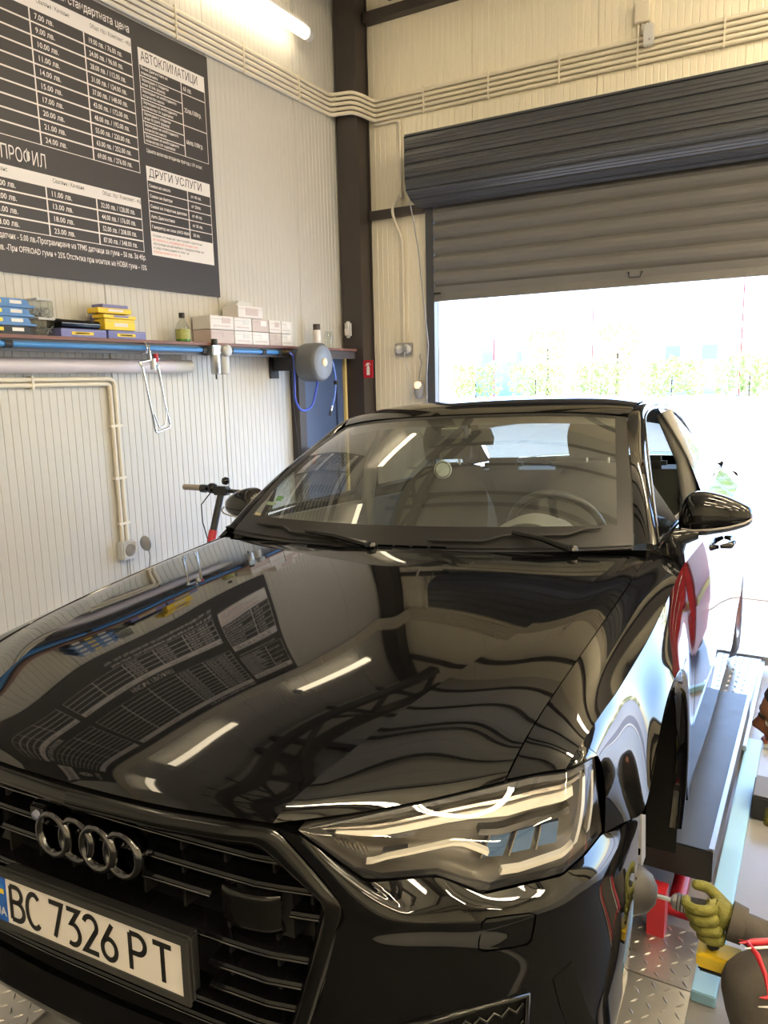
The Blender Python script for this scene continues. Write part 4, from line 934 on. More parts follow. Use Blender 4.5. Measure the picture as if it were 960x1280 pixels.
panel('dashboard', surf(da, 40, 30), CAB, car)
bn = [[(.20, 1.66, .93), (.36, 1.64, .99), (.54, 1.66, .93)], [(.20, 1.74, .945), (.36, 1.73, 1.015), (.54, 1.74, .945)], [(.21, 1.82, .92), (.36, 1.83, .99), (.53, 1.82, .92)]]
panel('instrument_hood', surf(bn, 16, 10), CAB, car)
stw = bpy.data.objects.new('steering_wheel', None); COL.objects.link(stw); stw.parent = car; stw.location = (.37, 1.98, .90); stw.rotation_euler = (math.radians(-66), 0, 0)
tp = [(.185*math.cos(2*math.pi*i/40), .185*math.sin(2*math.pi*i/40), 0) for i in range(40)]
MB().tube(tp, .016, 12, closed=True).build('rim', mat('wheel_leather', (.03, .03, .03), .3), stw)
MB().lathe([(0, .03), (.06, .028), (.075, .01), (.07, -.02), (0, -.03)], (0, 0, 0), 'z', 24).build('hub_pad', CAB, stw)
for a in (0, 180, 270):
    ca, sa = math.cos(math.radians(a)), math.sin(math.radians(a)); MB().tube([(.06*ca, .06*sa, 0), (.18*ca, .18*sa, 0)], .016, 8).build('spoke', CHROME_D, stw)
def seat(x, y):
    st_ = bpy.data.objects.new('front_seat', None); COL.objects.link(st_); st_.parent = car; st_.location = (x, y, .25)
    def cushion(rows, name, m=SEATM):
        G = surf(np.array(rows, float), 20, 20); B_ = G.copy(); B_[:, :, 1] += .12
        panel(name, [G, B_], m, st_, ['nsew', ''], .12, out=FRONT)
    hw = .25
    cushion([[(-.13, .22, .88), (0, .19, .90), (.13, .22, .88)], [(-.23, .16, .76), (0, .15, .78), (.23, .16, .76)], [(-hw, .06, .5), (0, .10, .5), (hw, .06, .5)], [(-hw, .0, .25), (0, .03, .25), (hw, .0, .25)], [(-.24, -.04, .12), (0, 0, .12), (.24, -.04, .12)]], 'backrest')
    cushion([[(-.11, .24, 1.10), (0, .22, 1.115), (.11, .24, 1.10)], [(-.13, .22, 1.03), (0, .19, 1.03), (.13, .22, 1.03)], [(-.12, .22, .92), (0, .20, .92), (.12, .22, .92)]], 'headrest')
    MB().tube([(-.05, .26, .86), (-.05, .26, .95)], .007, 8).build('headrest_post', CHROME, st_); MB().tube([(.05, .26, .86), (.05, .26, .95)], .007, 8).build('headrest_post', CHROME, st_)
    mb = MB().box((-.25, -.50, .0), (.25, .10, .16)); mb.build('cushion', SEATM, st_, .05, 3)
seat(.37, 2.42); seat(-.37, 2.42)
rs_ = bpy.data.objects.new('rear_bench', None); COL.objects.link(rs_); rs_.parent = car
bx('bench_cushion', (-.66, 2.95, .2), (.66, 3.42, .46), SEATM, rs_, .05); MB().prism([(3.36, .46), (3.52, .46), (3.68, 1.04), (3.56, 1.06)], -.66, .66, 'x').build('bench_backrest', SEATM, rs_, .03)
for x in (-.42, 0, .42): bx('rear_headrest', (x-.12, 3.58, 1.045), (x+.12, 3.68, 1.13), SEATM, rs_, .03)
bx('parcel_shelf', (-.62, 3.68, 1.03), (.62, 4.16, 1.05), CAB, car)
bx('cabin_floor', (-.80, 1.40, .201), (.80, 3.6, .22), CAB, car)
for sg in (1, -1):
    bx('door_card', (sg*.80-.02, 1.50, .25), (sg*.80+.02, 3.6, .97), CAB, car)
    MB().tube([(sg*.675, 2.57, 1.36), (sg*.76, 2.55, 1.16), (sg*.80, 2.55, .9), (sg*.80, 2.55, .3)], .035, 8).build('inner_pillar_trim', CABL, car)
hd = surf([[tuple(p) for p in (np.array(full(r_))*np.array([.97, 1, 1])-np.array([0, 0, .045]))] for r_ in roof[0:6]], 30, 20)
hd[0, :, 1] += .03; panel('headliner', hd, CABL, car)
ir = bpy.data.objects.new('rear_view_mirror', None); COL.objects.link(ir); ir.parent = car
MB().prism([(-.12, -.03), (.12, -.03), (.125, 0), (.11, .035), (-.11, .035), (-.125, 0)], 1.945, 1.975, 'y').build('mirror_body', MATTE, ir).location = (0, 0, 1.285)
bx('sensor_housing', (-.05, 1.84, 1.285), (.05, 1.93, 1.335), mat('sensor_grey', (.13, .125, .115), .5), ir, .012)
# small things seen through the glass
def on_glass(x, t, dx, dt, m, name, d=-.004, n=2):
    def P(xx, tt):
        r_ = WS[min(35, max(0, int(round(tt*35))))]; k = int(np.argmin(abs(r_[:, 0]-xx))); return r_[k]
    def Q_(xx, tt):
        j = tt*35; j0 = min(34, int(j)); f = j-j0; out = []
        for jj in (j0, j0+1):
            r_ = WS[jj]; out.append(np.array([np.interp(xx, r_[:, 0], r_[:, k]) for k in range(3)]))
        return out[0]*(1-f)+out[1]*f+np.array([0, .5, -.8])*(-d)
    vs = [Q_(x-dx, t-dt), Q_(x+dx, t-dt), Q_(x+dx, t+dt), Q_(x-dx, t+dt)]
    return MB().add(vs, [(0, 1, 2, 3)]).build(name, m, car)
on_glass(-.01, .865, .036, .007, mat('pale_label', (.50, .52, .40), .6), 'windscreen_label')
on_glass(-.60, .25, .022, .018, mat('green_vignette', (.15, .45, .10), .6), 'vignette_sticker'); on_glass(-.63, .21, .03, .012, mat('pale_green_sticker', (.45, .60, .40), .6), 'vignette_sticker')
on_glass(-.672, .115, .022, .022, mat('yellow_sticker', (.65, .45, .10), .6), 'vignette_sticker')
fr2 = bpy.data.objects.new('air_freshener', None); COL.objects.link(fr2); fr2.parent = car; fr2.location = (-.05, 1.86, 1.165); fr2.rotation_euler = (0, 0, math.radians(12)); fr2['label'] = 'pale round hanging air freshener'
MB().lathe([(0, -.002), (.034, -.002), (.036, 0), (.034, .002), (0, .002)], (0, 0, 0), 'y', 28).build('disc', mat('freshener_pale', (.55, .60, .56), .6), fr2)
MB().lathe([(.028, -.0032), (.0315, -.0032)], (0, 0, 0), 'y', 28).build('disc_ring', LBLK, fr2)
MB().tube([(0, 0, .036), (0, .05, .14)], .001, 5).build('cord', LBLK, fr2)

# ---- running gear
def wheel(x, y, z, sg, name='wheel'):
    wl_ = bpy.data.objects.new(name, None); COL.objects.link(wl_); wl_.parent = car; wl_.location = (x, y, z)
    MB().lathe([(.232, -.10*sg), (.30, -.112*sg), (.338, -.095*sg), (.3525, -.06*sg), (.3525, .06*sg), (.338, .095*sg), (.30, .112*sg), (.232, .10*sg)], (0, 0, 0), 'x', 40).build('tyre', RUBBER, wl_)
    MB().lathe([(.225, -.10*sg), (.236, -.10*sg), (.21, -.06*sg), (.20, .05*sg), (.236, .10*sg), (.225, .108*sg), (.215, .085*sg)], (0, 0, 0), 'x', 40).build('rim', STEEL, wl_)
    MB().lathe([(0, .075*sg), (.05, .075*sg), (.06, .05*sg)], (0, 0, 0), 'x', 20).build('hub_cap', STEEL, wl_)
    for q in range(10):
        a = 2*math.pi*q/10; MB().tube([(.06*sg, .04*math.cos(a), .04*math.sin(a)), (.085*sg, .215*math.cos(a), .215*math.sin(a))], .014, 6).build('spoke', STEEL, wl_)
wheel(-.80, .925, .30, -1); wheel(.80, 3.845, .30, 1); wheel(-.80, 3.845, .30, -1)
hubz = .255
hubo = bpy.data.objects.new('brake_hub', None); COL.objects.link(hubo); hubo.parent = car; hubo.location = (.80, .925, hubz)
DISC = mat('worn_disc_steel', (.42, .38, .36), .35, metal=.9, noise=.2, nscale=30)
MB().lathe([(.07, .0), (.178, .0), (.1785, -.028), (.09, -.028)], (0, 0, 0), 'x', 48).build('brake_disc', DISC, hubo)
MB().lathe([(0, .05), (.04, .05), (.075, .045), (.08, .0)], (0, 0, 0), 'x', 32).build('disc_bell', DISC, hubo)
for q in range(5):
    a = 2*math.pi*q/5; MB().tube([(.045, .056*math.cos(a), .056*math.sin(a)), (.052, .056*math.cos(a), .056*math.sin(a))], .008, 8).build('bolt_hole', GAP, hubo)
bx('caliper', (-.06, .10, -.10), (.045, .20, .12), GREYP, hubo, .02)
MB().tube([(-.03, 0, .0), (-.4, .0, .04)], .02, 8).build('drive_shaft', MATTE, hubo)
MB().tube([(-.1, .02, .05), (-.14, .03, .45)], .03, 10).build('strut', MATTE, hubo)
# ================================================================== PRICE BOARD
bd = thing('price_board', 'large dark price board with white tables high on the left wall', 'sign', (LX+.012, 0, 0))
bx('board_panel', (-.01, -.75, 2.39), (.006, 4.505, 4.042), BOARD, bd)
PX = .0072; prn = {'w': MB(), 'r': MB(), 'k': MB(), 'd': MB()}
def rect(y0, z0, y1, z1, k='w', lift=0): prn[k].add([(PX+lift, y0, z0), (PX+lift, y1, z0), (PX+lift, y1, z1), (PX+lift, y0, z1)], [(0, 1, 2, 3)])
def txt(s, size, y, z, k='w', sx=1, align='LEFT', bold=.0, lift=.0004):
    vs, f2 = text_geo(s, size, align, bold*size); prn[k].add([(PX+lift, y+a*sx, z+b_) for a, b_, _ in vs], f2)
def table(y0, y1, zt, zb, cols, rows, hh, heads, data, ts=.042):
    """white grid: header band of height hh, then dark cells"""
    rect(y0, zb, y1, zt, 'w'); n = rows; lw = .0045; dz = (zt-hh-zb)/n
    ys = [y0]+cols+[y1]
    for i in range(n):
        for j in range(len(ys)-1):
            rect(ys[j]+lw, zt-hh-(i+1)*dz+lw, ys[j+1]-lw, zt-hh-i*dz-lw, 'd', .0002)
            if data and j < len(data[i]) and data[i][j]: txt(data[i][j], ts, ys[j]+.03, zt-hh-(i+.5)*dz-ts*.34, 'w', .72 if j == 4 else .9, bold=.012)
    for j, h_ in enumerate(heads):
        if h_: txt(h_, .034, ys[j]+.05 if j else ys[j]+.03, zt-hh*.55, 'k', .72)
H1 = ['Размер', 'Демонтаж / Монтаж', 'Баланс', 'Сваляне / Качване', 'Общо 1бр / Комплект - 4бр.']
a_ = ['7.00', '9.00', '10.00', '11.00', '14.00', '15.00', '17.00', '20.00', '21.00', '24.00']; b_ = ['19.00 лв. / 76.00 лв.', '24.00 лв. / 96.00 лв.', '28.00 лв. / 112.00 лв.', '31.00 лв. / 124.00 лв.', '37.00 лв. / 148.00 лв.', '43.00 лв. / 172.00 лв.', '48.00 лв. / 192.00 лв.', '55.00 лв. / 220.00 лв.', '63.00 лв. / 252.00 лв.', '69.00 лв. / 276.00 лв.']
table(1.95, 3.80, 3.925, 3.117, [2.33, 2.70, 3.067, 3.432], 10, .085, H1, [['', '', '', x+' лв.', q] for x, q in zip(a_, b_)])
txt('+ 25 % към стандартната цена', .066, 3.795, 3.953, 'w', .76, 'RIGHT', bold=.012); 
txt('НИСЪК ПРОФИЛ', .105, 3.09, 2.995, 'w', .62, 'RIGHT', 0)
table(1.95, 3.786, 2.962, 2.622, [2.33, 2.70, 3.07, 3.426], 4, .065, H1, [['', '', '23.00 лв.', x+' лв.', q] for x, q in zip(['11.00', '13.00', '18.00', '23.00'], ['32.00 лв. / 128.00 лв.', '44.00 лв. / 176.00 лв.', '52.00 лв. / 208.00 лв.', '87.00 лв. / 348.00 лв.'])])
txt('Вентил с датчик - 5.00 лв.-Програмиране на TPMS датчици за гуми – 50 лв. За 4бр.', .046, 3.795, 2.572, 'w', .66, 'RIGHT', .012)
txt('Чувал - 1.50 лв. -При OFFROAD гуми + 25% Отстъпка при монтаж на НОВИ гуми – 15%', .046, 3.795, 2.507, 'w', .66, 'RIGHT', .012)
# right column
rect(3.853, 3.315, 4.462, 3.896); txt('АВТОКЛИМАТИЦИ', .08, 3.872, 3.822, 'k', .70)
zt, zb = 3.795, 3.315; left = ['Пълна Диагностика на|климатичната', 'Зареждане с хладилен|агент R134A (фреон)', 'Зареждане на необходимото|количество масло', 'Зареждане на необходимото|количество UV оцветител', 'Зареждане с хладилен|агент R1234YF (фреон)', 'Зареждане на необходимото|количество масло', 'Зареждане на необходимото|количество UV оцветител']
dz = (zt-zb)/7
for i, s in enumerate(left):
    rect(3.858, zt-(i+1)*dz+.004, 4.224, zt-i*dz-.002, 'd', .0002)
    for q, ln_ in enumerate(s.split('|')): txt(ln_, .025, 3.868, zt-i*dz-.026-.028*q, 'w', .85, bold=.02)
for z0, z1, s in ((zt-dz, zt, '60 лв.'), (zt-4*dz, zt-dz, '25лв./100гр.'), (zb, zt-4*dz, '66лв./100гр.')):
    rect(4.232, z0+.004, 4.457, z1-.002, 'd', .0002); txt(s, 0.042, 4.245, (z0+z1)/2-.014, 'w', .74, bold=.012)
txt('Цената включва вторичен преход с UV агент.', .033, 3.868, 3.265, 'w', .72, bold=.012)
rect(3.853, 2.613, 4.457, 3.178); txt('ДРУГИ УСЛУГИ', .074, 3.872, 3.112, 'k', .88)
zt, zb = 3.09, 2.765; dz = (zt-zb)/5
for i, (s, p) in enumerate((('Смяна на масло', 'от 40 лв.'), ('Смяна на филтри', 'от 20лв.'), ('Смяна на спирачни дискове', 'от 40 лв.'), ('Авто Диагностика', 'от 30 лв.'), ('Генератор на озон (АКО ИМА)', '20 лв.'))):
    rect(3.858, zt-(i+1)*dz+.003, 4.220, zt-i*dz-.003, 'd', .0002); rect(4.228, zt-(i+1)*dz+.003, 4.452, zt-i*dz-.003, 'd', .0002)
    txt(s, .027, 3.868, zt-(i+.5)*dz-.009, 'w', .9, bold=.02); txt(p, .029, 4.255, zt-(i+.5)*dz-.009, 'w', .9, bold=.02)
for i, s in enumerate(('Условия за смяна на гуми и джанти, престой на', 'автомобила и съхранение на сезонни гуми', 'обслужване на автомобили с предварителен час', 'и след потвърждение по телефон', 'Работно време по график')):
    txt(s, .023, 3.868, 2.735-.026*i, 'r' if i in (1, 4) else 'k', .88)
# far left part of the board (seen mirrored in the hood)
table(.15, 1.87, 3.925, 3.117, [.47, .82, 1.17, 1.52], 10, .085, H1, None); table(.15, 1.87, 2.962, 2.622, [.47, .82, 1.17, 1.52], 4, .065, H1, None)
txt('ЦЕНИ ЗА ЛЕКИ И ДЖИПОВЕ', .085, .25, 3.00, 'w', .95, bold=.012)
rect(-.68, 3.05, .05, 3.30); txt('ЦЕНОРАЗПИС', .13, -.665, 3.125, 'k', .74, bold=.012)
txt('AUTOEXPERT', .12, -.62, 3.72, 'w', .72, bold=.012)
for r0, r1 in ((.045, .095), (.115, .135)):
    n = 28; vs = [(PX, -.32+r_*math.cos(2*math.pi*i/n), 3.52+r_*math.sin(2*math.pi*i/n)) for r_ in (r0, r1) for i in range(n)]
    prn['w'].add(vs, [(i, (i+1) % n, n+(i+1) % n, n+i) for i in range(n)])
for o_ in (prn['w'].build('white_printing', WHITE, bd), prn['k'].build('black_printing', BLACKP, bd), prn['r'].build('red_printing', REDP, bd), prn['d'].build('dark_cells', BOARD, bd)): o_['kind'] = 'stuff'

# ================================================================== ON THE SHELF
SZ = 2.0405; SX = LX+.02
def wall_text(s, size, x, y, z, m, name, par, sx=1, bold=0):
    vs, f2 = text_geo(s, size, 'LEFT', bold*size); return MB().add([(x, y+a*sx, z+b_) for a, b_, _ in vs], f2).build(name, m, par)
for i in range(4):   # blister packs lying in a stack
    t = thing('blister_pack', 'blue carded blister pack in the stack left on the shelf, %s' % ('lowest', 'second', 'third', 'topmost')[i], 'pack', (SX, 2.36, SZ+.048*i), group='blister packs on the shelf')
    bx('card', (.01, 0, 0), (.165, .43+.01*(i % 2), .012), MATTE if i == 0 else CARD_BL, t, .002)
    MB().prism([(.02, .0125), (.41, .0125), (.395, .040), (.36, .045), (.05, .045), (.03, .040)], .02, .163, 'x').build('bubble', CARD_BL if i else MATTE, t)
    for q in range(3): bx('print', (.1635, .05+.12*q, .018), (.1645, .12+.12*q, .036), (WHITE, CARD_Y, WHITE)[q], t)
for i in range(2):
    t = thing('screw_tub', 'clear plastic tub of screws on the shelf, %s of the pair' % ('lower', 'upper')[i], 'tub', (SX, 2.825, SZ+.105*i), group='clear tubs of screws')
    bx('tub', (.04, 0, 0), (.15, .105, .088), CLEAR, t, .006); bx('lid', (.035, -.004, .0885), (.155, .109, .100), LGREY, t, .004)
    mb = MB()
    for q in range(60):
        p = (random.uniform(.052, .14), random.uniform(.012, .093), random.uniform(.008, .05)); d = Vector((random.uniform(-1, 1), random.uniform(-1, 1), random.uniform(-1, 1))).normalized()*.011
        mb.tube([Vector(p)-d, Vector(p)+d], .0022, 5)
    s_ = mb.build('screws', STEEL, t); s_['kind'] = 'stuff'
def carton(y0, y1, z0, z1, m, label, x0=.02, x1=.165, grp='cartons on the shelf', prints=(), rz=0, par=None):
    t = thing('carton', label, 'box', (SX+(x0+x1)/2, (y0+y1)/2, z0), (0, 0, rz), grp)
    hx, hy = (x1-x0)/2, (y1-y0)/2
    bx('carton_body', (-hx, -hy, 0), (hx, hy, z1-z0-.003), m, t, .0025); bx('lid_seam', (hx, -hy+.004, (z1-z0)*.72), (hx+.0008, hy-.004, (z1-z0)*.72+.002), GREYP, t)
    for (a, b_, c, d, pm) in prints: bx('printed_label', (hx, -hy+a*2*hy, b_*(z1-z0)), (hx+.001, -hy+c*2*hy, d*(z1-z0)), pm, t)
    return t
OVAL = ((.22, .25, .7, .6, CARD_Y), (.3, .36, .62, .5, WHITE))
carton(2.955, 3.275, SZ, SZ+.05, CARD_B, 'flat blue violet carton under the black case on the shelf', prints=OVAL)
t = thing('black_case', 'rounded black case lying on a blue carton on the shelf', 'case', (SX, 2.965, SZ+.051))
MB().prism([(.03, .004), (.05, 0), (.145, 0), (.16, .01), (.165, .03), (.155, .045), (.135, .05), (.05, .05), (.032, .042)], 0, .27, 'y').build('case_shell', GLOSS, t); bx('seam', (.1655, .0, .024), (.1665, .27, .028), GREYP, t)
carton(3.29, 3.59, SZ, SZ+.052, CARD_B, 'blue violet carton at the bottom of the yellow stack', prints=OVAL)
carton(3.30, 3.585, SZ+.0525, SZ+.15, CARD_B, 'tall blue violet carton at the back of the yellow stack', .0, .07)
carton(3.265, 3.50, SZ+.0525, SZ+.12, CARD_Y, 'lower yellow carton in the stack on the shelf', .075, .17, prints=((.3, .3, .75, .6, CARD_W),))
carton(3.25, 3.515, SZ+.1205, SZ+.145, CARD_Y, 'middle flat yellow carton in the stack on the shelf', .072, .172, prints=((.3, .3, .75, .7, CARD_B),), rz=.05)
carton(3.235, 3.48, SZ+.1505, SZ+.185, CARD_Y, 'topmost yellow carton tilted on the stack', .06, .165, prints=((.3, .3, .75, .7, CARD_W),), rz=-.06)
carton(3.30, 3.50, SZ+.1855, SZ+.212, CARD_B, 'small blue carton on top of the yellow stack', .02, .12)
t = thing('bottle', 'clear bottle with green liquid and black cap on the shelf', 'bottle', (SX+.09, 3.995, SZ))
MB().lathe([(0, 0), (.045, 0), (.05, .008), (.05, .095), (.036, .13), (.018, .15), (.016, .172)], (0, 0, 0), 'z', 20).build('bottle_glass', CLEAR, t)
MB().lathe([(0, .003), (.046, .003), (.047, .01), (.047, .07), (0, .0705)], (0, 0, 0), 'z', 20).build('green_liquid', mat('green_liquid', (.10, .35, .04), .2), t)
MB().lathe([(.0505, .02), (.0505, .088)], (0, 0, 0), 'z', 20).build('label', mat('bottle_label', (.35, .38, .12), .5, noise=.6, nscale=60), t)
MB().lathe([(.019, .165), (.02, .17), (.02, .198), (0, .2)], (0, 0, 0), 'z', 16).build('cap', MATTE, t)
names = ('first', 'second', 'third', 'fourth', 'fifth'); ys = (4.185, 4.44, 4.645, 4.85, 5.005, 5.15)
for r_ in range(2):
    for i in range(5):
        carton(ys[i]+.003, ys[i+1]-.003, SZ+.098*r_, SZ+.098*(r_+1)-.001, (CARD_W, CARD_P)[(i+r_) % 3 == 0], '%s carton from the left in the %s row of white cartons' % (names[i], ('lower', 'upper')[r_]), 0, .17, 'white cartons on the shelf', prints=((.12, .2, .85, .28, CARD_P), (.5, .45, .86, .85, (CARD_P, LGREY, WHITE, CARD_P, WHITE)[i])))
carton(4.50, 4.79, SZ+.196, SZ+.285, CARD_W, 'open topped white carton standing on the row of cartons', .01, .165, 'white cartons on the shelf', prints=((.3, .2, .8, .8, CARD_P),))
fl = thing('carton_flap', 'loose grey cardboard sheet lying on the topmost white carton', 'cardboard', (SX+.06, 4.62, SZ+.2855)); MB().prism([(-.09, 0), (.11, .0), (.08, .028), (-.05, .034)], -.04, .06, 'x').build('sheet', LGREY, fl)
t = thing('spray_can', 'white aerosol can with dark cap standing on the shelf above the reel', 'can', (SX+.10, 5.60, SZ))
MB().lathe([(0, 0), (.033, 0), (.034, .005), (.034, .145), (.028, .158), (.018, .163)], (0, 0, 0), 'z', 20).build('can_body', CARD_W, t); MB().lathe([(.030, .150), (.031, .155), (.031, .198), (.028, .203), (0, .203)], (0, 0, 0), 'z', 20).build('cap', mat('dark_brown_cap', (.05, .035, .03), .4), t)
t = thing('clear_bottle', 'clear ribbed plastic bottle beside the aerosol can', 'bottle', (SX+.10, 5.78, SZ)); MB().lathe([(0, 0), (.038, 0), (.04, .01), (.034, .05), (.04, .09), (.034, .12), (.03, .15)], (0, 0, 0), 'z', 18).build('bottle_body', CLEAR, t)
t = thing('tool_strip', 'row of dark and red tool bits on a rack by the slate blue door', 'tool rack', (LX+.12, 5.36, 1.10))
bx('rail', (-.027, -.02, -.04), (.0, .16, .0), MATTE, t)
for q in range(5):
    MB().tube([(.01, .0+.033*q, -.06), (.03, .025+.033*q, .09)], .010, 8).build('tool', (MATTE, GREYP, MATTE, REDM, MATTE)[q], t)

# ================================================================== SCOOTER
sc = thing('kick_scooter', 'black electric kick scooter with grey grips parked by the left wall', 'scooter', (-3.28, 3.61, 0), (0, 0, math.radians(6)))
MB().tube([(.0, 0, 1.07), (.0, -.22, .60), (.0, -.41, .19)], [.022, .024, .026], 12).build('stem', MATTE, sc)
MB().tube([(-.26, .0, 1.10), (.26, 0, 1.08)], .013, 10).build('handlebar', MATTE, sc)
for sg in (-1, 1): MB().tube([(sg*.15, 0, 1.09-.02*sg*.5), (sg*.285, 0, 1.09-.02*sg*.55)], .019, 12).build('grip', mat('grip_grey', (.30, .26, .22), .7), sc)
MB().tube([(-.15, 0, 1.097), (-.11, 0, 1.095)], .026, 12).build('throttle', MATTE, sc)
MB().lathe([(0, .03), (.03, .026), (.034, 0), (.028, -.02), (0, -.022)], (-.07, .0, 1.10), 'y', 16).build('display', GLOSS, sc); bx('clamp', (-.05, -.03, 1.06), (.06, .03, 1.115), MATTE, sc, .01)
MB().lathe([(0, -.026), (.022, -.018), (.027, 0), (.022, .018), (0, .026)], (.04, 0, 1.15), 'z', 14).build('bell', GLOSS, sc)
MB().tube([(.10, -.01, 1.09), (.17, -.05, 1.07), (.21, -.06, 1.03)], .006, 8).build('brake_lever', MATTE, sc)
MB().tube([(-.06, -.02, 1.08), (-.12, -.05, 1.0), (-.08, -.10, .9), (-.01, -.15, .80)], .004, 6).build('cable', MATTE, sc)
MB().tube([(.0, -.103, .85), (.0, -.135, .78)], .0265, 12).build('red_sleeve', REDM, sc)
MB().box((-.08, -.20, .10), (.08, .50, .16)).build('deck', MATTE, sc, .015)
MB().tube([(.0, -.40, .2), (.0, -.19, .13)], .025, 8).build('neck', MATTE, sc)
for yy, xx in ((-.445, 0), (.61, 0)): MB().lathe([(.06, -.02), (.095, -.024), (.108, -.012), (.108, .012), (.095, .024), (.06, .02), (.06, -.02)], (xx, yy, .108), 'x', 28).build('wheel', RUBBER, sc)
for xx in (-.035, .035): MB().tube([(xx, -.41, .19), (xx, -.445, .108)], .01, 8).build('fork_leg', MATTE, sc)
MB().tube([(-.04, .50, .13), (-.035, .61, .108)], .012, 8).build('rear_arm', MATTE, sc); MB().tube([(.04, .50, .13), (.035, .61, .108)], .012, 8).build('rear_arm', MATTE, sc)

# ================================================================== CAR LIFT
def tread(name, a, b_, c, d, par, nx, ny):
    """tread plate quad a-b-c-d with raised lozenges"""
    a, b_, c, d = map(Vector, (a, b_, c, d)); n = (b_-a).cross(d-a).normalized()
    if n.z < 0: n = -n
    o_ = MB().add([a, b_, c, d, a-n*.006, b_-n*.006, c-n*.006, d-n*.006], [(0, 1, 2, 3), (0, 4, 5, 1), (1, 5, 6, 2), (2, 6, 7, 3), (3, 7, 4, 0), (7, 6, 5, 4)]).build(name, DIAM, par)
    mb = MB()
    for i in range(nx):
        for j in range(ny):
            u, v = (i+.5)/nx, (j+.5)/ny; p = (a*(1-u)+b_*u)*(1-v)+(d*(1-u)+c*u)*v
            e1 = (b_-a).normalized(); e2 = (d-a).normalized(); s = 1 if (i+j) % 2 else -1
            L_ = (e1*s*.9+e2).normalized()*.0135; W_ = n.cross(L_).normalized()*.0040
            mb.add([p-L_, p+W_+n*.0005, p+L_, p-W_+n*.0005, p+n*.0032+L_*.4, p+n*.0032-L_*.4], [(0, 5, 1), (1, 5, 4), (1, 4, 2), (2, 4, 3), (3, 4, 5), (3, 5, 0)])
    k = mb.build('tread_lozenges', DIAM, par); k['kind'] = 'stuff'
    return o_
def lift_side(x0, x1, label, mirror=1):
    t = thing('lift_platform', label, 'car lift', (0, 0, 0), group='scissor lift platforms')
    xm = (x0+x1)/2
    bx('platform_beam', (x0, 2.24, .25), (x1, 3.52, .352), mat('black_platform', (.014, .014, .015), .42, bump=.1, bscale=40), t, .004)
    bx('platform_top_sheet', (x0+.004, 2.245, .352), (x1-.004, 3.515, .3535), mat('worn_black_sheet', (.05, .055, .065), .38, rnoise=.1, nscale=14), t)
    bx('side_rail', (x1-.012 if mirror > 0 else x0-.002, 2.25, .345), (x1+.002 if mirror > 0 else x0+.012, 3.9, .358), STEEL, t)
    for yy, zz in ((2.45, .425 if mirror > 0 else .40), (3.3, .385 if mirror > 0 else .365)): bx('rubber_pad', (x0+.05, yy-.08, .354), (x0+.22 if mirror > 0 else x1-.05, yy+.08, zz), RUBBER, t, .006)
    bx('base_frame', (x1-.02 if mirror > 0 else x0-.045, 2.05, .0), (x1+.045 if mirror > 0 else x0+.02, 3.78, .035), BLUEM, t, .003)
    bx('base_frame', (x0-.02, 2.05, .0), (x0+.03, 3.78, .035), BLUEM, t, .003)
    for xx in (x0+.06, x1-.14):
        for (ya, za, yb, zb_) in ((2.34, .06, 3.3, .235), (3.3, .06, 2.34, .235)):
            mb = MB().tube([(xx+.03, ya, za), (xx+.03, yb, zb_)], .032, 4); mb.build('scissor_arm', REDM, t)
    MB().tube([(x0+.05, 2.34, .06), (x1-.05, 2.34, .06)], .022, 10).build('cross_shaft', REDM, t)
    MB().box((x1-.16, 2.13, .04), (x1-.11, 2.185, .25)).build('red_post', REDM, t); bx('red_foot', (x1-.36, 2.10, .036), (x1-.02, 2.19, .06), REDM, t, .004)
    # front ramp: flat tread plate then slope, tail ramp behind
    tread('ramp_plate', (x0+.03, 1.96, .105), (x1-.01, 1.96, .105), (x1-.01, 2.20, .105), (x0+.03, 2.20, .105), t, 15, 7)
    tread('ramp_plate', (x0+.03, .92, .012), (x1-.01, .92, .012), (x1-.01, 1.955, .105), (x0+.03, 1.955, .105), t, 15, 29)
    tread('tail_plate', (x0+.03, 3.62, .13), (x1-.03, 3.62, .13), (x1-.03, 4.78, .085), (x0+.03, 4.78, .085), t, 15, 28)
    for xx in (x0+.03, x1-.05): bx('tail_rail', (xx, 3.6, .05), (xx+.04, 4.79, .075), STEEL, t)
    bx('tail_bar', (x0-.05, 4.80, .04), (x1+.03, 4.86, .095), STEEL, t)
    for xx in (x0+.08, x1-.08): bx('ramp_web', (xx-.006, 1.60, .005), (xx+.006, 2.18, .03), STEEL, t)
    return t
lift_side(-.80, -.205, 'black topped scissor lift platform beneath the open wheel arch', 1)
lift_side(-2.35, -1.78, 'black topped scissor lift platform under the car beside the left wall', -1)
br_ = thing('cross_beam', 'pale steel beam lying on the floor right of the lift', 'beam', (0, 3.78, 0)); bx('beam_bar', (-.155, 0, .0), (1.2, .10, .05), mat('pale_beam', (.55, .52, .46), .5), br_, .004); bx('beam_lip', (-.155, -.02, .0), (1.2, -.001, .012), STEEL, br_)
br_ = thing('floor_rail', 'thin pale blue rail on the floor near the doorway', 'rail', (0, 4.35, 0)); bx('rail_bar', (-.155, 0, 0), (1.2, .05, .035), BLUEM, br_, .003); bx('rail_foot', (-.155, .051, 0), (-.10, .15, .01), STEEL, br_)
blk = thing('rubber_block', 'black rubber lifting block on the floor near the mechanic', 'block', (-.08, 3.2, 0)); bx('block_body', (-.075, -.09, 0), (.10, .09, .10), RUBBER, blk, .006); bx('block_top', (-.07, -.085, .1), (.095, .085, .104), mat('block_top_grey', (.16, .155, .15), .6), blk)

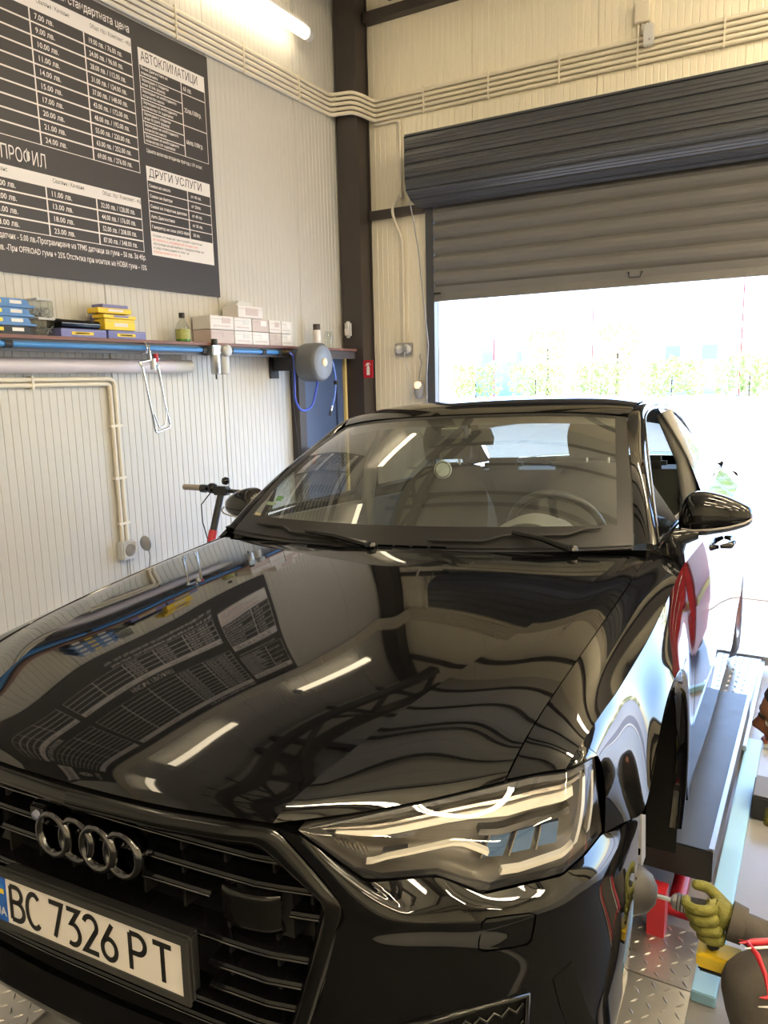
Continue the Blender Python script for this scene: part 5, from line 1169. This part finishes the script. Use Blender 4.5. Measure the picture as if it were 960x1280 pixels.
# ================================================================== OUTSIDE
GRD = mat('pale_concrete_yard', (.50, .48, .45), .8, noise=.1, nscale=.6); ASP = mat('asphalt_apron', (.20, .20, .23), .8, noise=.15, nscale=8)
struct(bx('floor_yard', (-60, BY+.25, -.2), (90, 140, -.03), GRD)); struct(bx('floor_apron', (-14, BY+.25, -.03), (18, 8.6, -.005), ASP))
HEDG = mat('hedge_leaf', (.50, .57, .20), .7, noise=.3, nscale=3); TRUNK = mat('bark', (.12, .08, .05), .9)
def leaves(mb, c, rx, ry, rz_, n, s):
    for _ in range(n):
        p = Vector((random.uniform(-1, 1), random.uniform(-1, 1), random.uniform(-1, 1)))
        if p.length > 1: p.normalize()
        p = Vector((c[0]+p.x*rx, c[1]+p.y*ry, c[2]+p.z*rz_)); a = Vector((random.uniform(-1, 1), random.uniform(-1, 1), random.uniform(-1, 1))).normalized()*s; b_ = a.orthogonal().normalized()*s*.5
        mb.add([p-a, p+b_, p+a, p-b_], [(0, 1, 2, 3)])
for i in range(16):
    x = -36+i*5.2; t = thing('hedge', 'overgrown green hedge section far across the yard', 'hedge', (x, 60, 0), group='hedge sections across the yard')
    mb = MB(); 
    for q in range(5): leaves(mb, (-1.66+.83*q, 0, 1.55+.15*math.sin(i*3+q*2)), .68, .6, 1.5, 150, .2)
    o_ = mb.build('foliage', HEDG, t); o_['kind'] = 'stuff'; MB().tube([(0, 0, 0), (0, 0, 1.5)], .05, 6).build('stem', TRUNK, t)
for i, x in enumerate((-24.6, -16.3, -5.6, 6, 18)):
    t = thing('flag_pole', 'thin red pole with a banner behind the hedge', 'pole', (x, 61.5, 0), group='flag poles')
    MB().tube([(0, 0, 0), (0, 0, 9)], .05, 8).build('pole', REDM, t); bx('foot', (-.2, -.2, -.03), (.2, .2, .1), GREYP, t)
    bx('banner', (.06, -.01, 3.4 if i % 2 else 3.0), (2.0, .01, 4.3), mat('red_banner', (.85, .48, .42), .7), t)
for i, (x, wd, hh, m_) in enumerate(((-28, 5.5, 4.6, BLUEM), (-10.5, 6, 5.2, LGREY), (4, 8, 5.0, WHITE), (22, 9, 5.5, LGREY))):
    t = thing('shed', ('pale shed with a blue front beyond the hedge', 'grey shed behind the hedge in the middle', 'white shed to the right beyond the hedge', 'long grey shed far right beyond the hedge')[i], 'building', (x, 72, 0))
    bx('walls', (-wd/2, 0, -.03), (wd/2, 6, hh), m_, t); MB().prism([(-wd/2-.3, hh), (wd/2+.3, hh), (0, hh+1)], -.4, 6.4, 'y').build('roof', LGREY, t)
    for q in (-1, 1): bx('window', (q*wd/4-.6, -.05, 2.9), (q*wd/4+.6, 0, 4.1), GREYP, t)
for i, (x, y_) in enumerate(((-22, 68), (-15.6, 67), (-3, 69), (12, 66), (26, 64))):
    t = thing('tree', 'loose green tree beyond the hedge', 'tree', (x, y_, 0), group='trees beyond the hedge')
    mb = MB(); leaves(mb, (0, 0, 4.6), 1.8, 1.8, 1.5, 260, .25); o_ = mb.build('crown', HEDG, t); o_['kind'] = 'stuff'; MB().tube([(0, 0, 0), (0, 0, 4.2)], [.16, .08], 7).build('trunk', TRUNK, t)
# red tool trolley just right of the frame: it shows as a red reflection in the fender
tr = thing('tool_trolley', 'red tool trolley with a yellow edge standing right of the lift near the doorway', 'trolley', (.42, 5.0, 0))
bx('cabinet', (-.28, -.34, .12), (.28, .34, .98), REDM, tr, .01); bx('top_tray', (-.30, -.36, .981), (.30, .36, 1.02), MATTE, tr, .006)
for q in range(6):
    d_ = bx('drawer', (-.27, -.35, .17+.132*q), (.27, -.341, .285+.132*q), REDM, tr); MB().tube([(-.18, -.362, .262+.132*q), (.18, -.362, .262+.132*q)], .008, 8).build('handle', CHROME, d_)
bx('yellow_edge', (-.287, -.30, .5), (-.2805, .30, .56), CARD_Y, tr)
for a, c in ((-.2, -.27), (.2, -.27), (-.2, .27), (.2, .27)): MB().lathe([(0, -.02), (.05, -.02), (.058, 0), (.05, .02), (0, .02)], (a, c, .06), 'y', 16).build('castor', RUBBER, tr)

mt = thing('added_dark_mat', 'added unseen black mat in front of the car darkening the bumper reflection', 'mat', (-.75, -.45, 0)); bx('added_mat_sheet', (-1.6, -1.9, 0), (3.0, .98, .012), RUBBER, mt, .004)  # added mat outside the view, laid here to darken what the bumper mirrors
for a, c in (((-1.6, -1.9), (3.0, -1.86)), ((-1.6, .94), (3.0, .98)), ((-1.6, -1.86), (-1.56, .94)), ((2.96, -1.86), (3.0, .94))): bx('added_mat_edge', (*a, .0121), (*c, .018), RUBBER, mt)

mt = thing('added_dark_mat', 'added unseen black mat under the mechanic darkening the bumper side reflection', 'mat', (.16, .62, 0)); bx('added_mat_sheet', (0, 0, 0), (1.6, 2.1, .012), RUBBER, mt, .004)  # second added mat, keeps the bright floor out of the bumper side reflection
for a, c in (((0, 0), (1.6, .04)), ((0, 2.06), (1.6, 2.1)), ((0, .04), (.04, 2.06)), ((1.56, .04), (1.6, 2.06))): bx('added_mat_edge', (*a, .0121), (*c, .018), RUBBER, mt)
# ================================================================== MECHANIC
SKIN = mat('skin', (.45, .20, .11), .5); HAIR = mat('dark_hair', (.025, .017, .012), .7, bump=.6, bscale=120)
JACKET = mat('charcoal_workwear', (.075, .066, .058), .85, noise=.15, nscale=40, bump=.3, bscale=35); TROUS = mat('charcoal_trousers', (.085, .075, .066), .85, noise=.15, nscale=40, bump=.25, bscale=30)
GLOVE = mat('olive_yellow_glove', (.18, .172, .03), .75, noise=.35, nscale=35, bump=.4, bscale=90); BOOT = mat('black_boot', (.02, .02, .02), .6)
def skinned(name, pts, edges, rad, m, parent, root=0, sub=2):
    me = bpy.data.meshes.new(name); me.from_pydata([tuple(p) for p in pts], edges, []); ob = bpy.data.objects.new(name, me); COL.objects.link(ob)
    sm = ob.modifiers.new('s', 'SKIN'); sm.use_smooth_shade = True
    for i, v in enumerate(me.skin_vertices[0].data):
        r_ = rad[i]; v.radius = (r_, r_) if not hasattr(r_, '__len__') else r_; v.use_root = (i == root)
    ss = ob.modifiers.new('d', 'SUBSURF'); ss.levels = sub; ss.render_levels = sub
    bpy.context.view_layer.update()
    me2 = bpy.data.meshes.new_from_object(ob.evaluated_get(bpy.context.evaluated_depsgraph_get())); bpy.data.objects.remove(ob)
    me2.materials.clear(); return link(name, me2, m, parent, True)
pe = thing('person', 'person in charcoal workwear squatting by the wheel arch holding a drill in an olive glove', 'person')
# body: pelvis root, spine, legs, arms as one figure dressed in workwear
P = {'pel': (.36, 2.06, .36), 'spi': (.33, 2.10, .52), 'che': (.25, 2.16, .67), 'nec': (.12, 2.23, .735), 'hip_l': (.32, 1.95, .35), 'knee_l': (-.080, 1.665, .425), 'ank_l': (.05, 1.72, .10), 'toe_l': (-.10, 1.70, .05),
     'hip_r': (.36, 2.17, .34), 'knee_r': (.02, 2.42, .33), 'ank_r': (.30, 2.50, .10), 'toe_r': (.16, 2.52, .045), 'sho_l': (.24, 1.99, .68), 'elb_l': (.075, 1.84, .385), 'wri_l': (-.118, 1.80, .466), 'sho_r': (.24, 2.34, .68), 'elb_r': (.22, 2.56, .48), 'wri_r': (.06, 2.46, .44)}
RAD = {'pel': .14, 'spi': .135, 'che': .145, 'nec': .062, 'hip_l': .10, 'knee_l': .073, 'ank_l': .05, 'toe_l': .038, 'hip_r': .10, 'knee_r': .073, 'ank_r': .05, 'toe_r': .038, 'sho_l': .072, 'elb_l': .052, 'wri_l': .036, 'sho_r': .072, 'elb_r': .052, 'wri_r': .036}
K = list(P); ix = {k: i for i, k in enumerate(K)}
E_ = [('pel', 'spi'), ('spi', 'che'), ('che', 'nec'), ('pel', 'hip_l'), ('hip_l', 'knee_l'), ('knee_l', 'ank_l'), ('ank_l', 'toe_l'), ('pel', 'hip_r'), ('hip_r', 'knee_r'), ('knee_r', 'ank_r'), ('ank_r', 'toe_r'), ('che', 'sho_l'), ('sho_l', 'elb_l'), ('elb_l', 'wri_l'), ('che', 'sho_r'), ('sho_r', 'elb_r'), ('elb_r', 'wri_r')]
body = skinned('body', [P[k] for k in K], [(ix[a], ix[b_]) for a, b_ in E_], [RAD[k] for k in K], JACKET, pe, 0)
# head with face, turned to the wheel (-x)
hc = Vector((-.004, 2.275, .800)); mb = MB(); n1, n2 = 40, 28; vs = []
tilt = Matrix.Rotation(math.radians(-14), 3, 'Y')
def bumpf(d, c, w_, h_): return h_*math.exp(-((Vector(d)-Vector(c).normalized()).length/w_)**2)
for j in range(n2+1):
    ph2 = math.pi*j/n2
    for i in range(n1):
        th = 2*math.pi*i/n1; d = Vector((math.sin(ph2)*math.cos(th), math.sin(ph2)*math.sin(th), math.cos(ph2)))
        r_ = 1.0; p = Vector((d.x*.098, d.y*.076, d.z*.118))
        if d.x < 0: p.x *= 1-.12*max(0, -d.z)
        p.y *= 1-.22*max(0, -d.z)
        s = bumpf(d, (-1, 0, -.12), .16, .026)+bumpf(d, (-1, 0, .02), .12, .010)+bumpf(d, (-1, 0, -.46), .16, .010)+bumpf(d, (-1, 0, -.58), .1, .006)+bumpf(d, (-1, 0, -.95), .25, .012)+bumpf(d, (-1, 0, .25), .4, .004)
        s -= bumpf(d, (-.93, .36, .05), .16, .009)+bumpf(d, (-.93, -.36, .05), .16, .009)
        p.x -= s; vs.append(hc+tilt@p)
fs5 = [(j*n1+i, j*n1+(i+1) % n1, (j+1)*n1+(i+1) % n1, (j+1)*n1+i) for j in range(n2) for i in range(n1)]
mb.add(vs, fs5, True); mb.build('head', SKIN, pe)
MB().tube([hc+Vector((.03, -.01, -.07)), Vector((.06, 2.25, .74)), Vector((.13, 2.23, .71))], [.05, .052, .06], 14).build('neck', SKIN, pe)
hv = []; hf_ = []
for j in range(15):
    ph2 = math.pi*.56*j/14
    for i in range(n1):
        th = 2*math.pi*i/n1; d = Vector((math.sin(ph2)*math.cos(th), math.sin(ph2)*math.sin(th), math.cos(ph2)))
        if d.x < -.45 and d.z < .62: d = Vector((max(d.x, -.72), d.y, max(d.z, .58))).normalized()
        hv.append(hc+tilt@Vector((d.x*.106+.004, d.y*.084, d.z*.127)))
hf_ = [(j*n1+i, j*n1+(i+1) % n1, (j+1)*n1+(i+1) % n1, (j+1)*n1+i) for j in range(14) for i in range(n1)]
MB().add(hv, hf_, True).build('hair', HAIR, pe)
for sg in (-1, 1):
    MB().lathe([(0, .012), (.016, .010), (.026, 0), (.018, -.008), (0, -.01)], tuple(hc+Vector((.012, sg*.078, -.01))), 'y', 14).build('ear', SKIN, pe)
    MB().lathe([(0, -.012), (.009, -.009), (.012, 0), (.009, .009), (0, .012)], tuple(hc+tilt@Vector((-.0765, sg*.031, .006))), 'x', 12).build('eye', WHITE, pe)
    MB().lathe([(0, -.002), (.004, -.0015), (.0045, 0)], tuple(hc+tilt@Vector((-.0885, sg*.031, .006))), 'x', 10).build('pupil', HAIR, pe)
    MB().tube([hc+tilt@Vector((-.098, sg*.018, .028)), hc+tilt@Vector((-.096, sg*.034, .032)), hc+tilt@Vector((-.086, sg*.048, .028))], .005, 6).build('eyebrow', HAIR, pe)
MB().tube([hc+tilt@Vector((-.098, -.022, -.054)), hc+tilt@Vector((-.106, 0, -.053)), hc+tilt@Vector((-.098, .022, -.054))], .006, 8).build('lips', mat('lips', (.42, .14, .10), .5), pe)
# trousers over the legs with red stripes and pale piping
tro = skinned('trousers', [P[k] for k in ('pel', 'hip_l', 'knee_l')]+[(.03, 1.705, .16)]+[P['hip_r'], P['knee_r'], (.25, 2.485, .15), (.335, 2.09, .49)], [(0, 1), (1, 2), (2, 3), (0, 4), (4, 5), (5, 6), (0, 7)], [.150, .108, .082, .062, .108, .082, .062, .125], TROUS, pe, 0)
def on_leg(t, ang, r=.089):
    a, b_ = Vector(P['hip_l']), Vector(P['knee_l']); d = (b_-a).normalized(); u = d.cross(Vector((0, 0, 1))).normalized(); v = u.cross(d)
    rr = .108*(1-t)+.082*t
    return a+(b_-a)*t+(u*math.cos(ang)+v*math.sin(ang))*(rr*.955)
for nm, m_, a0, wd in (('red_stripe', REDM, 1.15, .008), ('pale_piping', WHITE, 1.42, .003), ('red_stripe', REDM, 2.7, .008), ('pale_piping', WHITE, 2.95, .003)):
    MB().tube([on_leg(t, a0+.35*(t-.6)) for t in np.linspace(.25, 1.02, 12)], [.001]+[wd]*10+[.001], 8).build(nm, m_, pe)
kp = [on_leg(.98, a_) for a_ in (.9, 1.3, 1.8, 2.3, 2.8)]; MB().tube(kp, [.001, .005, .006, .005, .001], 8).build('red_knee_band', REDM, pe)
for s_ in ('l', 'r'): skinned('boot', [P['ank_'+s_], tuple(Vector(P['ank_'+s_])*.5+Vector(P['toe_'+s_])*.5-Vector((0, 0, .012))), P['toe_'+s_]], [(0, 1), (1, 2)], [.055, .052, .042], BOOT, pe, 0)
# left glove round the drill grip: palm and five fingers
hx, hy = -.185, 1.795
gp = [(-.105, 1.80, .462), (-.135, 1.803, .468), (-.155, 1.806, .468)]; ge = [(0, 1), (1, 2)]; gr = [.036, .037, .036]
for q in range(4):
    z = .500-.024*q; sx = -.012*(q*-.45); hxq = hx+.011*q
    base = len(gp); ln = (1, 1.08, 1.03, .88)[q]
    pts = [(-.158+.006*q, 1.790, z-.004), (hxq+.022, hy-.034*ln, z), (hxq-.008, hy-.041*ln, z-.002), (hxq-.033*ln, hy-.024, z-.005), (hxq-.030*ln, hy+.006, z-.008)]
    gp += pts; gr += [.0145, .0135, .0125, .0118, .0105]; ge += [(2, base)]+[(base+i, base+i+1) for i in range(4)]
base = len(gp); gp += [(-.150, 1.835, .492), (-.175, 1.842, .508), (-.212, 1.828, .512)]; gr += [.017, .0145, .0125]; ge += [(1, base), (base, base+1), (base+1, base+2)]
skinned('glove', gp, ge, gr, GLOVE, pe, 0)
MB().tube([(-.088, 1.80, .460), (-.120, 1.80, .466)], [.043, .046], 14).build('sleeve_cuff', JACKET, pe)
MB().tube([Vector(P['wri_r']), Vector(P['wri_r'])+Vector((-.05, -.01, .0))], [.036, .04], 12).build('sleeve_cuff', JACKET, pe)
rp = [(.06, 2.46, .44), (.02, 2.45, .432), (-.01, 2.445, .426)]; re_ = [(0, 1), (1, 2)]; rr_ = [.034, .036, .034]
for q in range(4):
    base = len(rp); yq = 2.415+.02*q; rp += [(-.025, yq, .424), (-.052, yq, .415), (-.075, yq+.004, .397), (-.078, yq+.004, .377)]; rr_ += [.014, .013, .012, .0105]; re_ += [(2, base)]+[(base+i, base+i+1) for i in range(3)]
base = len(rp); rp += [(.005, 2.408, .41), (-.025, 2.39, .402), (-.048, 2.388, .395)]; rr_ += [.016, .014, .012]; re_ += [(1, base), (base, base+1), (base+1, base+2)]
skinned('glove', rp, re_, rr_, GLOVE, pe, 0)
# cordless drill with a domed brush head
dl = thing('drill', 'cordless drill with a dark domed cup brush against the brake hub', 'drill', (0, 1.80, .472))
MB().lathe([(0, 0), (.022, -.003), (.045, -.018), (.058, -.042), (.062, -.07), (.060, -.085), (.055, -.086), (.05, -.05), (0, -.03)], (-.285, 0, 0), 'x', 32).build('cup_brush', mat('dull_grey_dome', (.045, .042, .04), .5, noise=.2, nscale=40), dl)
MB().tube([(-.285, 0, 0), (-.250, 0, 0)], .0055, 10).build('shaft', STEEL, dl); MB().tube([(-.253, 0, 0), (-.245, 0, 0), (-.212, 0, 0)], [.009, .019, .021], 14).build('chuck', STEEL, dl)
for q in range(3): MB().tube([(-.238+.008*q, 0, 0), (-.236+.008*q, 0, 0)], .0222, 14).build('chuck_ring', MATTE, dl)
MB().tube([(-.213, 0, 0), (-.20, 0, 0), (-.16, 0, .006)], [.020, .022, .020], 14).build('motor_body', MATTE, dl)
MB().tube([(-.182, -.004, .01), (-.165, -.006, -.05), (-.15, -.012, -.085)], .014, 10).build('grip', MATTE, dl)
bx('battery', (-.185, -.045, -.125), (-.085, .02, -.085), CARD_Y, dl, .006); bx('battery_base', (-.18, -.04, -.137), (-.09, .015, -.1255), MATTE, dl, .004)
